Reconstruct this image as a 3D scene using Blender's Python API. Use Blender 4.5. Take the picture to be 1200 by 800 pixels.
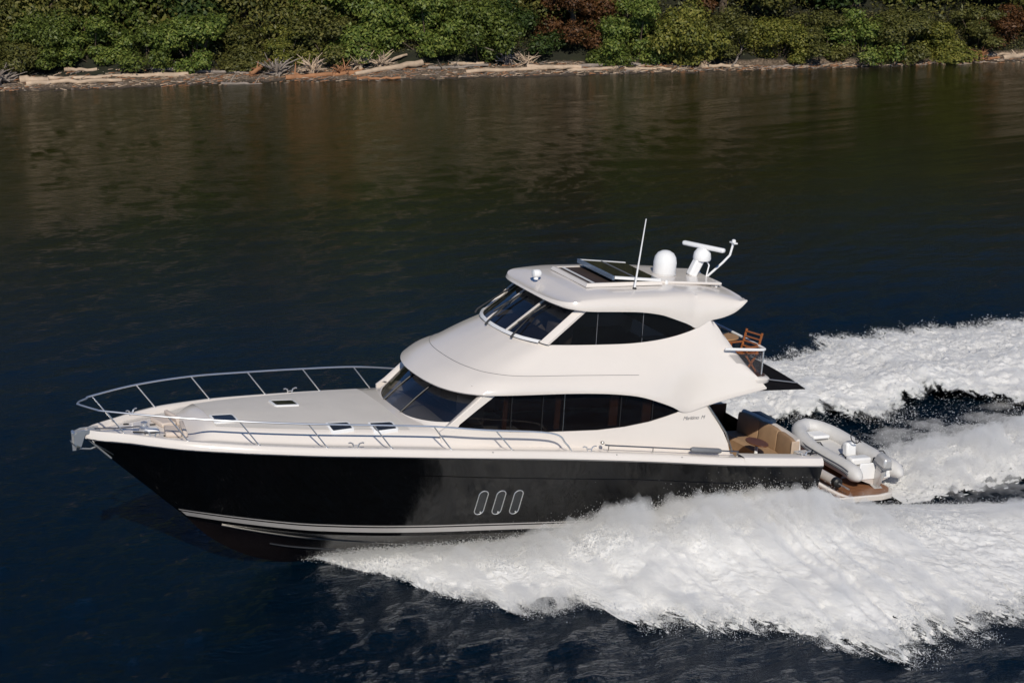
import bpy, bmesh, math, random
import numpy as np
from mathutils import Vector, Matrix

for o in list(bpy.data.objects): bpy.data.objects.remove(o)
C = bpy.context.scene.collection
scene = bpy.context.scene
random.seed(7)
R = math.radians

# ---------------------------------------------------------------- camera, sky, sun, exposure
TRIM = R(4.731)                                     # the boat runs bow-up
BM = Matrix.Translation((0, 0, 1.33)) @ Matrix.Rotation(TRIM, 4, 'Y')
cam_d = bpy.data.cameras.new('camera'); cam = bpy.data.objects.new('camera', cam_d); C.objects.link(cam)
scene.camera = cam
cam_d.sensor_width = 36; cam_d.lens = 75.0; cam_d.clip_start = .5; cam_d.clip_end = 6000
_f = Vector((.40619393, .86925319, -.28178962)).normalized()
_r = Vector((.90596637, -.42334966, 0)).normalized(); _u = _r.cross(_f)
cam.matrix_world = Matrix(((_r.x, _u.x, -_f.x, -9.704), (_r.y, _u.y, -_f.y, -42.481), (_r.z, _u.z, -_f.z, 18.219), (0, 0, 0, 1)))

SUN_DIR = Vector((-.34, -.95, .0)).normalized() * math.cos(R(36)) + Vector((0, 0, math.sin(R(36))))
w = bpy.data.worlds.new('World'); scene.world = w; w.use_nodes = True
nt = w.node_tree; nt.nodes.clear()
sky = nt.nodes.new('ShaderNodeTexSky'); sky.sky_type = 'NISHITA'; sky.sun_disc = False
sky.sun_elevation = R(36); sky.sun_rotation = math.atan2(SUN_DIR.x, SUN_DIR.y)
sky.altitude = 3500; sky.air_density = 1.0; sky.dust_density = .05; sky.ozone_density = 4.0
bg = nt.nodes.new('ShaderNodeBackground'); bg.inputs[1].default_value = .075
wo = nt.nodes.new('ShaderNodeOutputWorld')
tint = nt.nodes.new('ShaderNodeMix'); tint.data_type = 'RGBA'; tint.blend_type = 'MULTIPLY'; tint.inputs[0].default_value = 1; tint.inputs[7].default_value = (.74, .96, 1.14, 1)   # a deep clear autumn sky
nt.links.new(sky.outputs[0], tint.inputs[6]); nt.links.new(tint.outputs[2], bg.inputs[0]); nt.links.new(bg.outputs[0], wo.inputs[0])
sl = bpy.data.lights.new('sun', 'SUN'); sl.energy = 3.7; sl.angle = R(.5); sl.color = (1, .93, .81)
so = bpy.data.objects.new('sun', sl); C.objects.link(so)
so.rotation_euler = (-SUN_DIR).to_track_quat('-Z', 'Y').to_euler()
scene.view_settings.view_transform = 'Standard'; scene.view_settings.look = 'None'
scene.view_settings.exposure = 0.0; scene.view_settings.gamma = 1.0
scene.view_settings.use_curve_mapping = False
scene.cycles.volume_bounces = 4

# ---------------------------------------------------------------- materials
class NT:
    def __init__(s, name):
        s.m = bpy.data.materials.new(name); s.m.use_nodes = True
        s.t = s.m.node_tree; s.b = s.t.nodes['Principled BSDF']; s.out = s.t.nodes['Material Output']
    def n(s, t, **k):
        x = s.t.nodes.new(t)
        for a, v in k.items(): setattr(x, a, v)
        return x
    def l(s, a, b): s.t.links.new(a, b)
    def noise(s, scale, detail=4, rough=.55, vec=None, dist=0.):
        x = s.n('ShaderNodeTexNoise'); x.inputs['Scale'].default_value = scale
        x.inputs['Detail'].default_value = detail; x.inputs['Roughness'].default_value = rough
        x.inputs['Distortion'].default_value = dist
        if vec is not None: s.l(vec, x.inputs['Vector'])
        return x.outputs['Fac']
    def coord(s, kind='Object', scale=(1, 1, 1), rot=(0, 0, 0)):
        tc = s.n('ShaderNodeTexCoord'); mp = s.n('ShaderNodeMapping')
        mp.inputs['Scale'].default_value = scale; mp.inputs['Rotation'].default_value = rot
        s.l(tc.outputs[kind], mp.inputs[0]); return mp.outputs[0]
    def ramp(s, fac, stops):
        r = s.n('ShaderNodeValToRGB'); e = r.color_ramp.elements
        while len(e) < len(stops): e.new(.5)
        for i, (p, c) in enumerate(stops):
            e[i].position = p; e[i].color = (*c, 1) if len(c) == 3 else c
        s.l(fac, r.inputs[0]); return r.outputs[0]
    def bump(s, h, strength=.3, dist=.02, prev=None):
        b = s.n('ShaderNodeBump'); b.inputs['Strength'].default_value = strength
        b.inputs['Distance'].default_value = dist; s.l(h, b.inputs['Height'])
        if prev is not None: s.l(prev, b.inputs['Normal'])
        return b.outputs[0]
    def math(s, op, a, b=None):
        x = s.n('ShaderNodeMath', operation=op)
        for i, v in enumerate((a, b)):
            if v is None: continue
            if isinstance(v, (int, float)): x.inputs[i].default_value = v
            else: s.l(v, x.inputs[i])
        return x.outputs[0]

def simple(name, col, rough=.4, metal=0., var=.06, vscale=3., coat=0., bump=0., bscale=40., spec=None, alpha=None):
    k = NT(name); v = k.coord()
    f = k.noise(vscale, 5, .6, v)
    lo = tuple(c * (1 - var) for c in col); hi = tuple(min(1, c * (1 + var)) for c in col)
    k.l(k.ramp(f, [(.3, lo), (.7, hi)]), k.b.inputs['Base Color'])
    k.b.inputs['Roughness'].default_value = rough; k.b.inputs['Metallic'].default_value = metal
    k.b.inputs['Coat Weight'].default_value = coat; k.b.inputs['Coat Roughness'].default_value = .05
    if spec is not None: k.b.inputs['Specular IOR Level'].default_value = spec
    if bump: k.l(k.bump(k.noise(bscale, 3, .6, v), bump, .01), k.b.inputs['Normal'])
    if alpha is not None: k.b.inputs['Alpha'].default_value = alpha
    return k.m

M = {}
M['gel'] = simple('white_gelcoat', (.745, .69, .64), .22, var=.025, vscale=.6, coat=.3)
M['nonskid'] = simple('nonskid_deck', (.66, .62, .57), .75, var=.04, vscale=1.2, bump=.5, bscale=160)
M['pad'] = simple('cream_vinyl', (.62, .53, .46), .6, var=.05)
M['hull'] = simple('black_gelcoat', (.002, .002, .002), .06, var=.2, vscale=.8, coat=.0, bump=.02, bscale=1.2)
M['anti'] = simple('dark_antifouling', (.007, .005, .005), .22, var=.3, vscale=1.5)
M['stripe'] = simple('boot_stripe_paint', (.36, .34, .325), .3, var=.05)
M['steel'] = simple('polished_steel', (.80, .80, .80), .30, .85, var=.03)
M['dsteel'] = simple('brushed_steel', (.35, .34, .33), .32, 1., var=.05)
M['black'] = simple('black_rubber', (.012, .012, .013), .5, var=.1)
M['white'] = simple('white_paint', (.82, .82, .82), .3, var=.02)
M['awning'] = simple('black_canvas', (.006, .005, .006), .9, spec=.15, var=.2, bump=.3, bscale=25)
M['tan'] = simple('tan_upholstery', (.36, .23, .135), .65, var=.08, vscale=5, bump=.2, bscale=60)
M['beige'] = simple('beige_moulding', (.52, .40, .30), .5, var=.05)
M['rubber'] = simple('grey_inflatable_fabric', (.60, .59, .58), .55, var=.06, vscale=4, bump=.1, bscale=12)
M['rubber2'] = simple('light_grey_hull', (.52, .47, .44), .4, var=.05)
M['grey'] = simple('grey_trim', (.16, .165, .18), .5, var=.08)
M['silver'] = simple('silver_cowling', (.55, .54, .53), .28, .35, var=.06, vscale=6)
M['bluegrey'] = simple('blue_grey_aluminium', (.30, .38, .50), .25, .6, var=.04)
M['navy'] = simple('navy_cover', (.02, .035, .06), .55, var=.15)
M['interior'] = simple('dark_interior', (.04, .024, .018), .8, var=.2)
M['curtain'] = simple('brown_joinery', (.20, .07, .03), .5, var=.2)
M['leather'] = simple('cream_leather', (.35, .30, .26), .5, var=.08)
def wood(name, c1, c2, sc=(1, 14, 14), seam=None, rough=.45):
    k = NT(name); v = k.coord('Object', sc)
    f = k.noise(2.2, 6, .6, v, .6)
    col = k.ramp(f, [(.3, c1), (.7, c2)])
    if seam:
        s = k.n('ShaderNodeTexWave', wave_type='BANDS', bands_direction=seam[1]); s.inputs['Scale'].default_value = seam[0]
        tc = k.n('ShaderNodeTexCoord'); k.l(tc.outputs['Object'], s.inputs[0])
        mx = k.n('ShaderNodeMix', data_type='RGBA')
        k.l(k.ramp(s.outputs['Fac'], [(.0, (1, 1, 1)), (.08, (0, 0, 0))]), mx.inputs[0])
        k.l(col, mx.inputs[6]); mx.inputs[7].default_value = (.02, .015, .012, 1); col = mx.outputs[2]
    k.l(col, k.b.inputs['Base Color']); k.b.inputs['Roughness'].default_value = rough
    return k.m
M['teak'] = wood('teak_planks', (.20, .085, .04), (.34, .16, .08), (1.2, 14, 14), (3.2, 'Y'), .35)
M['mahog'] = wood('varnished_wood', (.24, .07, .02), (.42, .15, .05), (8, 8, 8), None, .25)
M['tablewood'] = wood('table_wood', (.36, .20, .09), (.5, .30, .14), (3, 12, 3), None, .35)
M['darkwood'] = wood('dark_wood', (.055, .022, .012), (.10, .04, .02), (2, 10, 10), None, .3)
M['tabled'] = simple('dark_teak_top', (.13, .05, .022), .35, var=.2)
def glass(name, alpha, tint=(.005, .004, .004), rough=.02, ior=1.5):
    k = NT(name)
    k.b.inputs['Base Color'].default_value = (*tint, 1); k.b.inputs['Roughness'].default_value = rough
    k.b.inputs['Alpha'].default_value = alpha; k.b.inputs['IOR'].default_value = ior
    v = k.coord(); k.l(k.bump(k.noise(.8, 2, .5, v), .04, .02), k.b.inputs['Normal'])
    return k.m
M['glass'] = glass('tinted_window_glass', .80)
M['screen'] = glass('windscreen_glass', .68, (.006, .008, .012), ior=2.3)
M['clear'] = glass('balustrade_glass', .28, (.10, .10, .11))
M['hatch'] = glass('hatch_glass', 1.0, (.02, .022, .024), .06)

# ---------------------------------------------------------------- mesh helpers
def smooth(me, ang=35):
    me.shade_smooth(); me.set_sharp_from_angle(angle=R(ang))
class MB:
    def __init__(s): s.v = []; s.f = []; s.fm = []
    def add(s, vs, fs, mi=0):
        k = len(s.v); s.v += [tuple(map(float, p)) for p in vs]
        s.f += [tuple(k + i for i in f) for f in fs]; s.fm += [mi] * len(fs); return s
    def loft(s, rows, closed=False, mi=0, flip=False):
        n = len(rows[0]); fs = []
        for i in range(len(rows) - 1):
            for j in range(n if closed else n - 1):
                a, b = i * n + j, i * n + (j + 1) % n; c, d = b + n, a + n
                fs.append((a, d, c, b) if flip else (a, b, c, d))
        return s.add([p for r in rows for p in r], fs, mi)
    def fan(s, ring, mi=0, flip=False):
        n = len(ring); f = tuple(range(n)); return s.add(ring, [f[::-1] if flip else f], mi)
    def box(s, c, d, rot=None, mi=0):
        x, y, z = (q / 2 for q in d); c = Vector(c)
        vs = [Vector((a * x, b * y, e * z)) for a in (-1, 1) for b in (-1, 1) for e in (-1, 1)]
        if rot is not None:
            m = Matrix.Rotation(rot[2], 3, 'Z') @ Matrix.Rotation(rot[1], 3, 'Y') @ Matrix.Rotation(rot[0], 3, 'X')
            vs = [m @ q for q in vs]
        return s.add([c + q for q in vs], [(0, 1, 3, 2), (4, 6, 7, 5), (0, 4, 5, 1), (2, 3, 7, 6), (0, 2, 6, 4), (1, 5, 7, 3)], mi)
    def bar(s, a, b, w, h, mi=0):
        a, b = Vector(a), Vector(b); t = (b - a).normalized()
        up = Vector((0, 0, 1)) if abs(t.z) < .95 else Vector((1, 0, 0))
        q = t.cross(up).normalized() * (w / 2); p = q.cross(t).normalized() * (h / 2)
        vs = [a - q - p, a + q - p, a + q + p, a - q + p, b - q - p, b + q - p, b + q + p, b - q + p]
        return s.add(vs, [(3, 2, 1, 0), (4, 5, 6, 7), (0, 1, 5, 4), (1, 2, 6, 5), (2, 3, 7, 6), (3, 0, 4, 7)], mi)
    def tube(s, pts, r, n=8, mi=0, caps=True):
        pts = [Vector(p) for p in pts]
        rr = r if hasattr(r, '__len__') else [r] * len(pts)
        rows = []; prev = None
        for i, p in enumerate(pts):
            t = (pts[min(i + 1, len(pts) - 1)] - pts[max(i - 1, 0)]).normalized()
            if prev is None: prev = t.orthogonal().normalized()
            prev = (prev - t * prev.dot(t)).normalized(); q = t.cross(prev)
            rows.append([p + (prev * math.cos(2 * math.pi * k / n) + q * math.sin(2 * math.pi * k / n)) * rr[i] for k in range(n)])
        s.loft(rows, True, mi)
        if caps: s.fan(rows[0], mi, True); s.fan(rows[-1], mi)
        return s
    def lathe(s, c, prof, n=20, axis='z', mi=0):
        rows = []
        for r, h in prof:
            ring = []
            for k in range(n):
                a = 2 * math.pi * k / n; x, y = r * math.cos(a), r * math.sin(a)
                ring.append({'z': (c[0] + x, c[1] + y, c[2] + h), 'x': (c[0] + h, c[1] + x, c[2] + y), 'y': (c[0] + y, c[1] + h, c[2] + x)}[axis])
            rows.append(ring)
        s.loft(rows, True, mi); s.fan(rows[0], mi, True); s.fan(rows[-1], mi); return s
    def prism(s, poly, fn0, fn1, mi=0):      # poly of 2D points mapped by two functions to two faces
        n = len(poly); a = [fn0(*p) for p in poly]; b = [fn1(*p) for p in poly]
        s.add(a + b, [tuple(range(n))[::-1], tuple(range(n, 2 * n))] + [(i, (i + 1) % n, n + (i + 1) % n, n + i) for i in range(n)], mi); return s
    def build(s, name, mats, parent=None, ang=35, bevel=0, recalc=True, mw=None):
        me = bpy.data.meshes.new(name); me.from_pydata(s.v, [], s.f)
        for m in (mats if isinstance(mats, (list, tuple)) else [mats]): me.materials.append(m)
        me.polygons.foreach_set('material_index', s.fm)
        if recalc:
            bm = bmesh.new(); bm.from_mesh(me); bmesh.ops.remove_doubles(bm, verts=bm.verts, dist=1e-5)
            bmesh.ops.recalc_face_normals(bm, faces=bm.faces); bm.to_mesh(me); bm.free()
        smooth(me, ang)
        o = bpy.data.objects.new(name, me); C.objects.link(o)
        if parent is not None: o.parent = parent
        if mw is not None: o.matrix_world = mw
        if bevel:
            b = o.modifiers.new('bevel', 'BEVEL'); b.width = bevel; b.segments = 2; b.limit_method = 'ANGLE'; b.angle_limit = R(40)
        return o
def mir(p): return (p[0], -p[1], p[2])
def tag(o, label=None, cat=None, group=None, kind=None):
    if label: o['label'] = label
    if cat: o['category'] = cat
    if group: o['group'] = group
    if kind: o['kind'] = kind
    return o
def thing(name, label, cat, loc=(0, 0, 0), group=None, boat=True, rz=0):
    o = bpy.data.objects.new(name, None); o.empty_display_size = .2; C.objects.link(o)
    o.matrix_world = (BM if boat else Matrix()) @ Matrix.Translation(loc) @ Matrix.Rotation(rz, 4, 'Z')
    return tag(o, label, cat, group)
def I(x, xs, ys): return float(np.interp(x, xs, ys))
def arc(pts, n=6):      # catmull-rom resample
    P = [Vector(p) for p in pts]; out = []
    for i in range(len(P) - 1):
        a, b, c, d = P[max(i - 1, 0)], P[i], P[i + 1], P[min(i + 2, len(P) - 1)]
        for k in range(n):
            t = k / n
            out.append(.5 * ((2 * b) + (c - a) * t + (2 * a - 5 * b + 4 * c - d) * t * t + (3 * b - a - 3 * c + d) * t ** 3))
    return out + [P[-1]]
def pchip(xs, ys):
    xs = np.array(xs, float); ys = np.array(ys, float); h = np.diff(xs); dl = np.diff(ys) / h
    m = np.zeros(len(xs)); m[0], m[-1] = dl[0], dl[-1]
    for i in range(1, len(xs) - 1):
        if dl[i - 1] * dl[i] > 0: m[i] = 2 * dl[i - 1] * dl[i] / (dl[i - 1] + dl[i])
    def f(x):
        i = int(np.clip(np.searchsorted(xs, x) - 1, 0, len(h) - 1)); t = np.clip((x - xs[i]) / h[i], 0, 1)
        return float((2*t**3-3*t*t+1)*ys[i] + (t**3-2*t*t+t)*h[i]*m[i] + (-2*t**3+3*t*t)*ys[i+1] + (t**3-t*t)*h[i]*m[i+1])
    return f

# ---------------------------------------------------------------- yacht, in boat coordinates (X aft from the bow, Y to starboard, Z up)
yacht = thing('motor_yacht', 'large white motor yacht with a black hull speeding bow-up across the water', 'yacht')
HB = pchip([0, .15, .35, .73, 1.2, 1.88, 2.6, 3.27, 4.69, 6.09, 7.42, 9, 11, 13, 15, 17.05], [.03, .20, .36, .60, .95, 1.36, 1.64, 1.85, 2.14, 2.34, 2.5, 2.59, 2.62, 2.62, 2.59, 2.5])
ZS = pchip([0, 1, 2, 3.2, 4.6, 6.1, 8, 9.6, 12.2, 14.5, 17.05], [2.24, 2.27, 2.27, 2.25, 2.20, 2.15, 2.06, 1.96, 1.73, 1.48, 1.25])
CB = pchip([2.32, 3, 4, 5, 6.5, 8, 10, 13, 17], [.0, .42, .93, 1.33, 1.75, 2.02, 2.22, 2.34, 2.33])
CZ = pchip([2.32, 3.6, 5, 6.5, 8.5, 11, 14, 17], [.27, .20, .14, .13, .14, .10, .04, -.02])
KZ = pchip([2.32, 2.72, 3.3, 3.93, 4.74, 7, 17], [.27, -.12, -.5, -.78, -.96, -1.1, -.8])
NU = 60
def U2(i): return (i / NU) ** 1.35
def hullpt(u, v, off=0.):           # topsides, port; v 0 sheer .. 1 chine
    Xs = 17.05 * u; Xc = 2.32 + (17.0 - 2.32) * u
    w_ = v ** (.8 + .5 * min(1, Xs / 12)) if Xs < 12 else v
    X = Xs + (Xc - Xs) * v
    ys, yc = HB(Xs), CB(Xc)
    Y = ys + (yc - ys) * (v ** .85) - .10 * math.sin(math.pi * v) * max(0, 1 - Xs / 9) * min(1, Xs / 1.5)
    Z = ZS(Xs) + (CZ(Xc) - ZS(Xs)) * v
    return (X, -(Y + off), Z)
def hull_at(X, Z, off=0.):          # point of the port topside nearest to (X, Z)
    u, v = X / 17, .5
    for _ in range(30):
        p = hullpt(u, v); v = min(1, max(0, v + (p[2] - Z) / 2.2)); u = min(1, max(0, u - (p[0] - X) / 17))
    p = hullpt(u, v); return (X, p[1] - off, Z)
mb = MB()
rows = [[hullpt(U2(i), j / 14) for i in range(NU + 1)] for j in range(15)]
mb.loft(rows); mb.loft([[mir(p) for p in r] for r in rows])
tr = [r[-1] for r in rows]; mb.loft([[p, mir(p)] for p in tr])
hull = mb.build('hull', M['hull'], yacht, 40)
mb = MB()
rows = []
for j in range(9):
    v = j / 8; r = []
    for i in range(NU + 1):
        X = 2.32 + (17 - 2.32) * U2(i); yc = CB(X) - .0; zc = CZ(X); zk = KZ(X)
        r.append((X, -yc * (1 - v), zc + (zk - zc) * (v ** (.9 + .8 * max(0, 1 - (X - 2.3) / 5)))))
    rows.append(r)
mb.loft(rows); mb.loft([[mir(p) for p in r] for r in rows]); mb.loft([[r[-1], mir(r[-1])] for r in rows])
bottom = mb.build('hull_bottom', M['anti'], yacht, 50)
for fr, x0, x1, nm in ((.30, 3.0, 10, 'spray_rail'), (.62, 4.1, 9, 'spray_rail')):
    for sd in (1, -1):
        pts = []
        for k in range(30):
            X = x0 + (x1 - x0) * k / 29; v = fr
            yc, zc, zk = CB(X), CZ(X), KZ(X)
            z = zc + (zk - zc) * (v ** (.9 + .8 * max(0, 1 - (X - 2.3) / 5)))
            pts.append((X, -sd * (yc * (1 - v) + .01), z))
        MB().tube(pts, .013, 6).build(nm, M['dsteel'], bottom)
mb = MB()                            # boot stripe: a thin line over a broad one
for v0, v1 in ((.872, .886), (.902, .958)):
    rows = [[hullpt(max(U2(i), .004), v0 + (v1 - v0) * j / 2, .006) for i in range(NU + 1)] for j in range(3)]
    mb.loft(rows); mb.loft([[mir(p) for p in r] for r in rows])
mb.build('boot_stripe', M['stripe'], yacht)
for sd in (1, -1):                   # knuckle line along the topsides
    pts = []
    for k in range(60):
        X = 5.3 + 11.5 * k / 59; Z = I(X, [5.3, 7.2, 9.7, 11.9, 14.6, 17], [1.72, 1.64, 1.46, 1.30, 1.0, .85])
        p = hull_at(X, Z, .004); pts.append((p[0], p[1] * sd, p[2]))
    MB().tube(pts, [.003 + .011 * min(1, k / 20) for k in range(60)], 6).build('knuckle_line', M['hull'], hull)
for sd in (1, -1):                   # steel rubbing strip under the gunwale
    pts = [(x, -sd * (HB(x) + .018), ZS(x) + .004) for x in [0.02] + list(np.arange(.15, 17.0, .3)) + [17.04]]
    MB().tube(pts, .017, 6).build('rub_rail', M['dsteel'], hull)
# portholes: three upright ovals
for cx, cz in ((8.30, .93), (8.71, .92), (9.12, .91)):
    ring = []
    for k in range(28):
        a = 2 * math.pi * k / 28; dx = .105 * math.cos(a); dz = .105 * math.sin(a) + (.19 if math.sin(a) > 0 else -.19)
        X, Z = cx + dx + dz * .10, cz + dz; ring.append((X, Z))
    po = MB().fan([hull_at(x, z, .004) for x, z in ring]).build('porthole', M['hatch'], yacht)
    MB().tube([hull_at(x, z, .008) for x, z in ring + ring[:1]], .011, 6, caps=False).build('rim', M['steel'], po)
    MB().lathe(hull_at(cx + .02, cz - .24, .01), [(.018, -.015), (.018, .005)], 8, 'y').build('latch', M['steel'], po)

# deck moulding with gunwale
def deckrow(X):
    hb, zs = HB(X), ZS(X); f = min(1, hb / 1.5); r = float(np.clip((X - 2.06) / .5, 0, 1)); r = r * r * (3 - 2 * r); aft = float(np.clip((X - 7.6) / 1., 0, 1))
    up = (.25 + .016 * X) * r * (1 - aft)
    well = -.05 * (1 - r)
    h = .17 + .03 * max(0, 1 - X / 3)
    return [(hb, zs), (hb + .022, zs + .004), (hb + .026, zs + .045), (hb + .005, zs + .10), (hb - .03 * f, zs + h - .012), (hb - .07 * f, zs + h),
            (hb - .15 * f, zs + h), (hb - .19 * f, zs + h - .05), (hb - .24 * f, zs + h - .07 + well), (hb - .50 * f, zs + h - .07 + well),
            (hb - .55 * f, zs + h - .055 + well + .08 * up), (hb - .66 * f, zs + h - .06 + well + .50 * up), (hb - .78 * f, zs + h - .06 + well + .76 * up), (max(0, hb - 1.15 * f) if hb > .5 else hb * .1, zs + h - .06 + well + .90 * up), (0, zs + h - .06 + well + 1.0 * up)]
XS = [0, .04, .1, .2, .35, .55, .8, 1.1, 1.4, 1.7, 2.0, 2.1, 2.2, 2.32, 2.44, 2.56, 2.68, 2.8] + list(np.arange(3, 14.8, .3)) + [14.8]
rows = [[(X, -y, z) for y, z in deckrow(X)] for X in XS]
mb = MB(); mb.loft(rows); mb.loft([[mir(p) for p in r] for r in rows])
mb.add([p for p in rows[0]] + [mir(p) for p in rows[0]][::-1], [tuple(range(2 * len(rows[0])))])
deck = mb.build('deck', M['gel'], yacht, 55)
def deckz(X, y):                     # height of the deck at half-breadth y
    d = deckrow(X)[5:]; ys = [p[0] for p in d][::-1]; zs = [p[1] for p in d][::-1]; return I(abs(y), ys, zs)
# aft gunwales round the cockpit, part of the deck moulding, and the stern cap
mb = MB()
XA = list(np.arange(14.8, 16.9, .3)) + [16.95, 17.03, 17.06]
def aftrow(X, k=0):
    hb, zs = HB(min(X, 17.05)) - .02 * (X > 17), ZS(min(X, 17.05))
    return [(hb, zs), (hb + .022, zs + .004), (hb + .026, zs + .045), (hb + .005, zs + .12), (hb - .04, zs + .185), (hb - .09, zs + .195), (hb - .36, zs + .195), (hb - .40, zs + .16), (hb - .40, .55)]
rows = [[(X, -y, z) for y, z in aftrow(X)] for X in XA]
for S in (rows, [[mir(p) for p in r] for r in rows]):
    mb = MB(); mb.loft(S); mb.add(S[-1], [tuple(range(len(S[-1])))]); mb.build('cockpit_coaming', M['gel'], deck, 40)
# nonskid panels
def patch(x0, x1, f0, f1, name, mat, nx=24, ny=10, off=.006):
    rows = []
    for i in range(nx + 1):
        X = x0 + (x1 - x0) * i / nx; a, b = f0(X), f1(X)
        rows.append([(X, a + (b - a) * j / ny, deckz(X, a + (b - a) * j / ny) + off) for j in range(ny + 1)])
    return MB().loft(rows).build(name, mat, deck, 60)
patch(2.6, 6.75, lambda X: -(HB(X) - .80), lambda X: (HB(X) - .80), 'nonskid_panel', M['nonskid'])
for sd in (1, -1):
    patch(1.0, 7.4, lambda X: -sd * (HB(X) - .27 * min(1, HB(X) / 1.5)), lambda X: -sd * (HB(X) - .48 * min(1, HB(X) / 1.5)), 'side_deck_nonskid', M['nonskid'], 40, 3, .005)
# foredeck seat ahead of the trunk
for sd in (-1, 1):
    b = MB(); b.box((2.02, sd * .42, deckz(1.9, 0) + .11), (.09, .62, .20), (0, R(-18), R(10 * sd)))
    b.build('foredeck_backrest', M['pad'], yacht, bevel=.03)
    b = MB(); b.box((1.80, sd * .36, deckz(1.8, 0) + .05), (.34, .56, .10), (0, 0, R(12 * sd)))
    b.build('foredeck_seat_cushion', M['pad'], yacht, bevel=.03)
# hatches
def hatch(cx, cy, lx, ly, rz=0):
    def P(dx, dy, o):
        x = cx + dx * math.cos(rz) - dy * math.sin(rz); y = cy + dx * math.sin(rz) + dy * math.cos(rz)
        return (x, y, deckz(x, y) + o)
    def ring(a, o): return [P(sx * a[0], sy * a[1], o) for sx, sy in ((-1, -.8), (-.9, -1), (.9, -1), (1, -.8), (1, .8), (.9, 1), (-.9, 1), (-1, .8))]
    A, B = (lx / 2 + .04, ly / 2 + .04), (lx / 2 - .0, ly / 2 - .0)
    m = MB(); m.loft([ring(A, 0), ring(A, .035), ring(B, .042), ring(B, .030)], True)
    o = m.build('deck_hatch', M['white'], yacht, 30)
    MB().fan(ring(B, .032)).build('hatch_glass', M['hatch'], o)
hatch(2.88, -.50, .46, .38); hatch(4.56, .42, .50, .42); hatch(5.24, -1.30, .46, .34); hatch(6.20, -1.42, .50, .36)
# small deck fittings on the foredeck: windlass, chain, latches
z0 = deckz(1.1, 0)
wl = MB().lathe((1.25, -.08, z0), [(.11, 0), (.11, .08), (.07, .12), (.075, .19), (.03, .21)], 14).build('windlass', M['steel'], yacht)
MB().box((1.36, -.28, z0 + .05), (.30, .22, .12)).build('motor_cover', M['white'], wl, bevel=.03)
MB().tube([(.2, -.02, ZS(.2) + .20), (.6, -.03, ZS(.6) + .16), (1.16, -.06, z0 + .10)], .018, 6).build('anchor_chain', M['dsteel'], wl)
MB().tube([(.95, -.3, z0 + .06), (1.25, -.42, z0 + .06), (1.5, -.40, z0 + .05)], .02, 6).build('hose', M['black'], wl)
for x, y in ((1.0, .42), (1.55, .30), (1.62, -.52)):
    MB().box((x, y, deckz(x, y) + .012), (.12, .04, .02)).build('locker_latch', M['black'], yacht)
# bow roller and anchor
b = MB()
for sd in (-1, 1): b.prism([(-.26, 2.16), (-.24, 2.37), (-.08, 2.44), (.30, 2.46), (.30, 2.38), (-.02, 2.36), (-.10, 2.08)], lambda x, z: (x, sd * .10, z), lambda x, z: (x, sd * .115, z))
b.tube([(-.24, -.11, 2.36), (-.24, .11, 2.36)], .04, 10)
br = b.build('bow_roller', M['steel'], yacht, 30)
b = MB(); b.bar((.3, 0, 2.42), (-.26, 0, 2.36), .035, .06); b.bar((-.26, 0, 2.38), (-.22, 0, 1.98), .035, .07)
b.add([(-.33, 0, 2.22), (-.20, -.15, 2.10), (-.05, 0, 2.02), (-.20, .15, 2.10), (-.18, 0, 1.96)], [(0, 1, 4), (1, 2, 4), (2, 3, 4), (3, 0, 4), (0, 3, 2, 1)])
b.build('anchor', M['steel'], br, 30)
MB().tube([(-.16, 0, 2.02), (0.12, -.02, 2.0), (.28, -.03, 2.06)], .018, 6).build('anchor_stay', M['steel'], br)
b = MB(); b.tube([(.02, -.045, 2.26), (.55, -.14, 1.80)], .02, 6); b.build('stem_strip', M['steel'], br)
# cleats
def cleat(x, y, z, rz=0, s=1., parent=None):
    b = MB(); c, n = math.cos(rz), math.sin(rz)
    def q(a, h): return (x + a * c * s, y + a * n * s, z + h * s)
    b.tube([q(-.17, .105), q(-.13, .115), q(-.07, .09), q(-.045, .0)], .017 * s, 6); b.tube([q(.17, .105), q(.13, .115), q(.07, .09), q(.045, .0)], .017 * s, 6)
    b.tube([q(-.07, .05), q(.07, .05)], .014 * s, 6)
    b.build('cleat', M['steel'], parent or yacht)
for x in (1.22, 5.31, 10.75):
    for sd in (-1, 1): cleat(x, sd * (HB(x) - .12), ZS(x) + .17, -sd * math.atan((HB(x + .2) - HB(x)) / .2) * -1)
for sd in (-1, 1): cleat(16.6, sd * (HB(16.6) - .2), ZS(16.6) + .195)
cleat(14.9, 2.3, ZS(14.9) + .195)
for x in (8.35, 11.4, 13.1):
    MB().lathe((x, -(HB(x) - .03), ZS(x) + .13), [(.022, 0), (.02, .02)], 8).build('fuel_cap', M['dsteel'], yacht)

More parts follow.
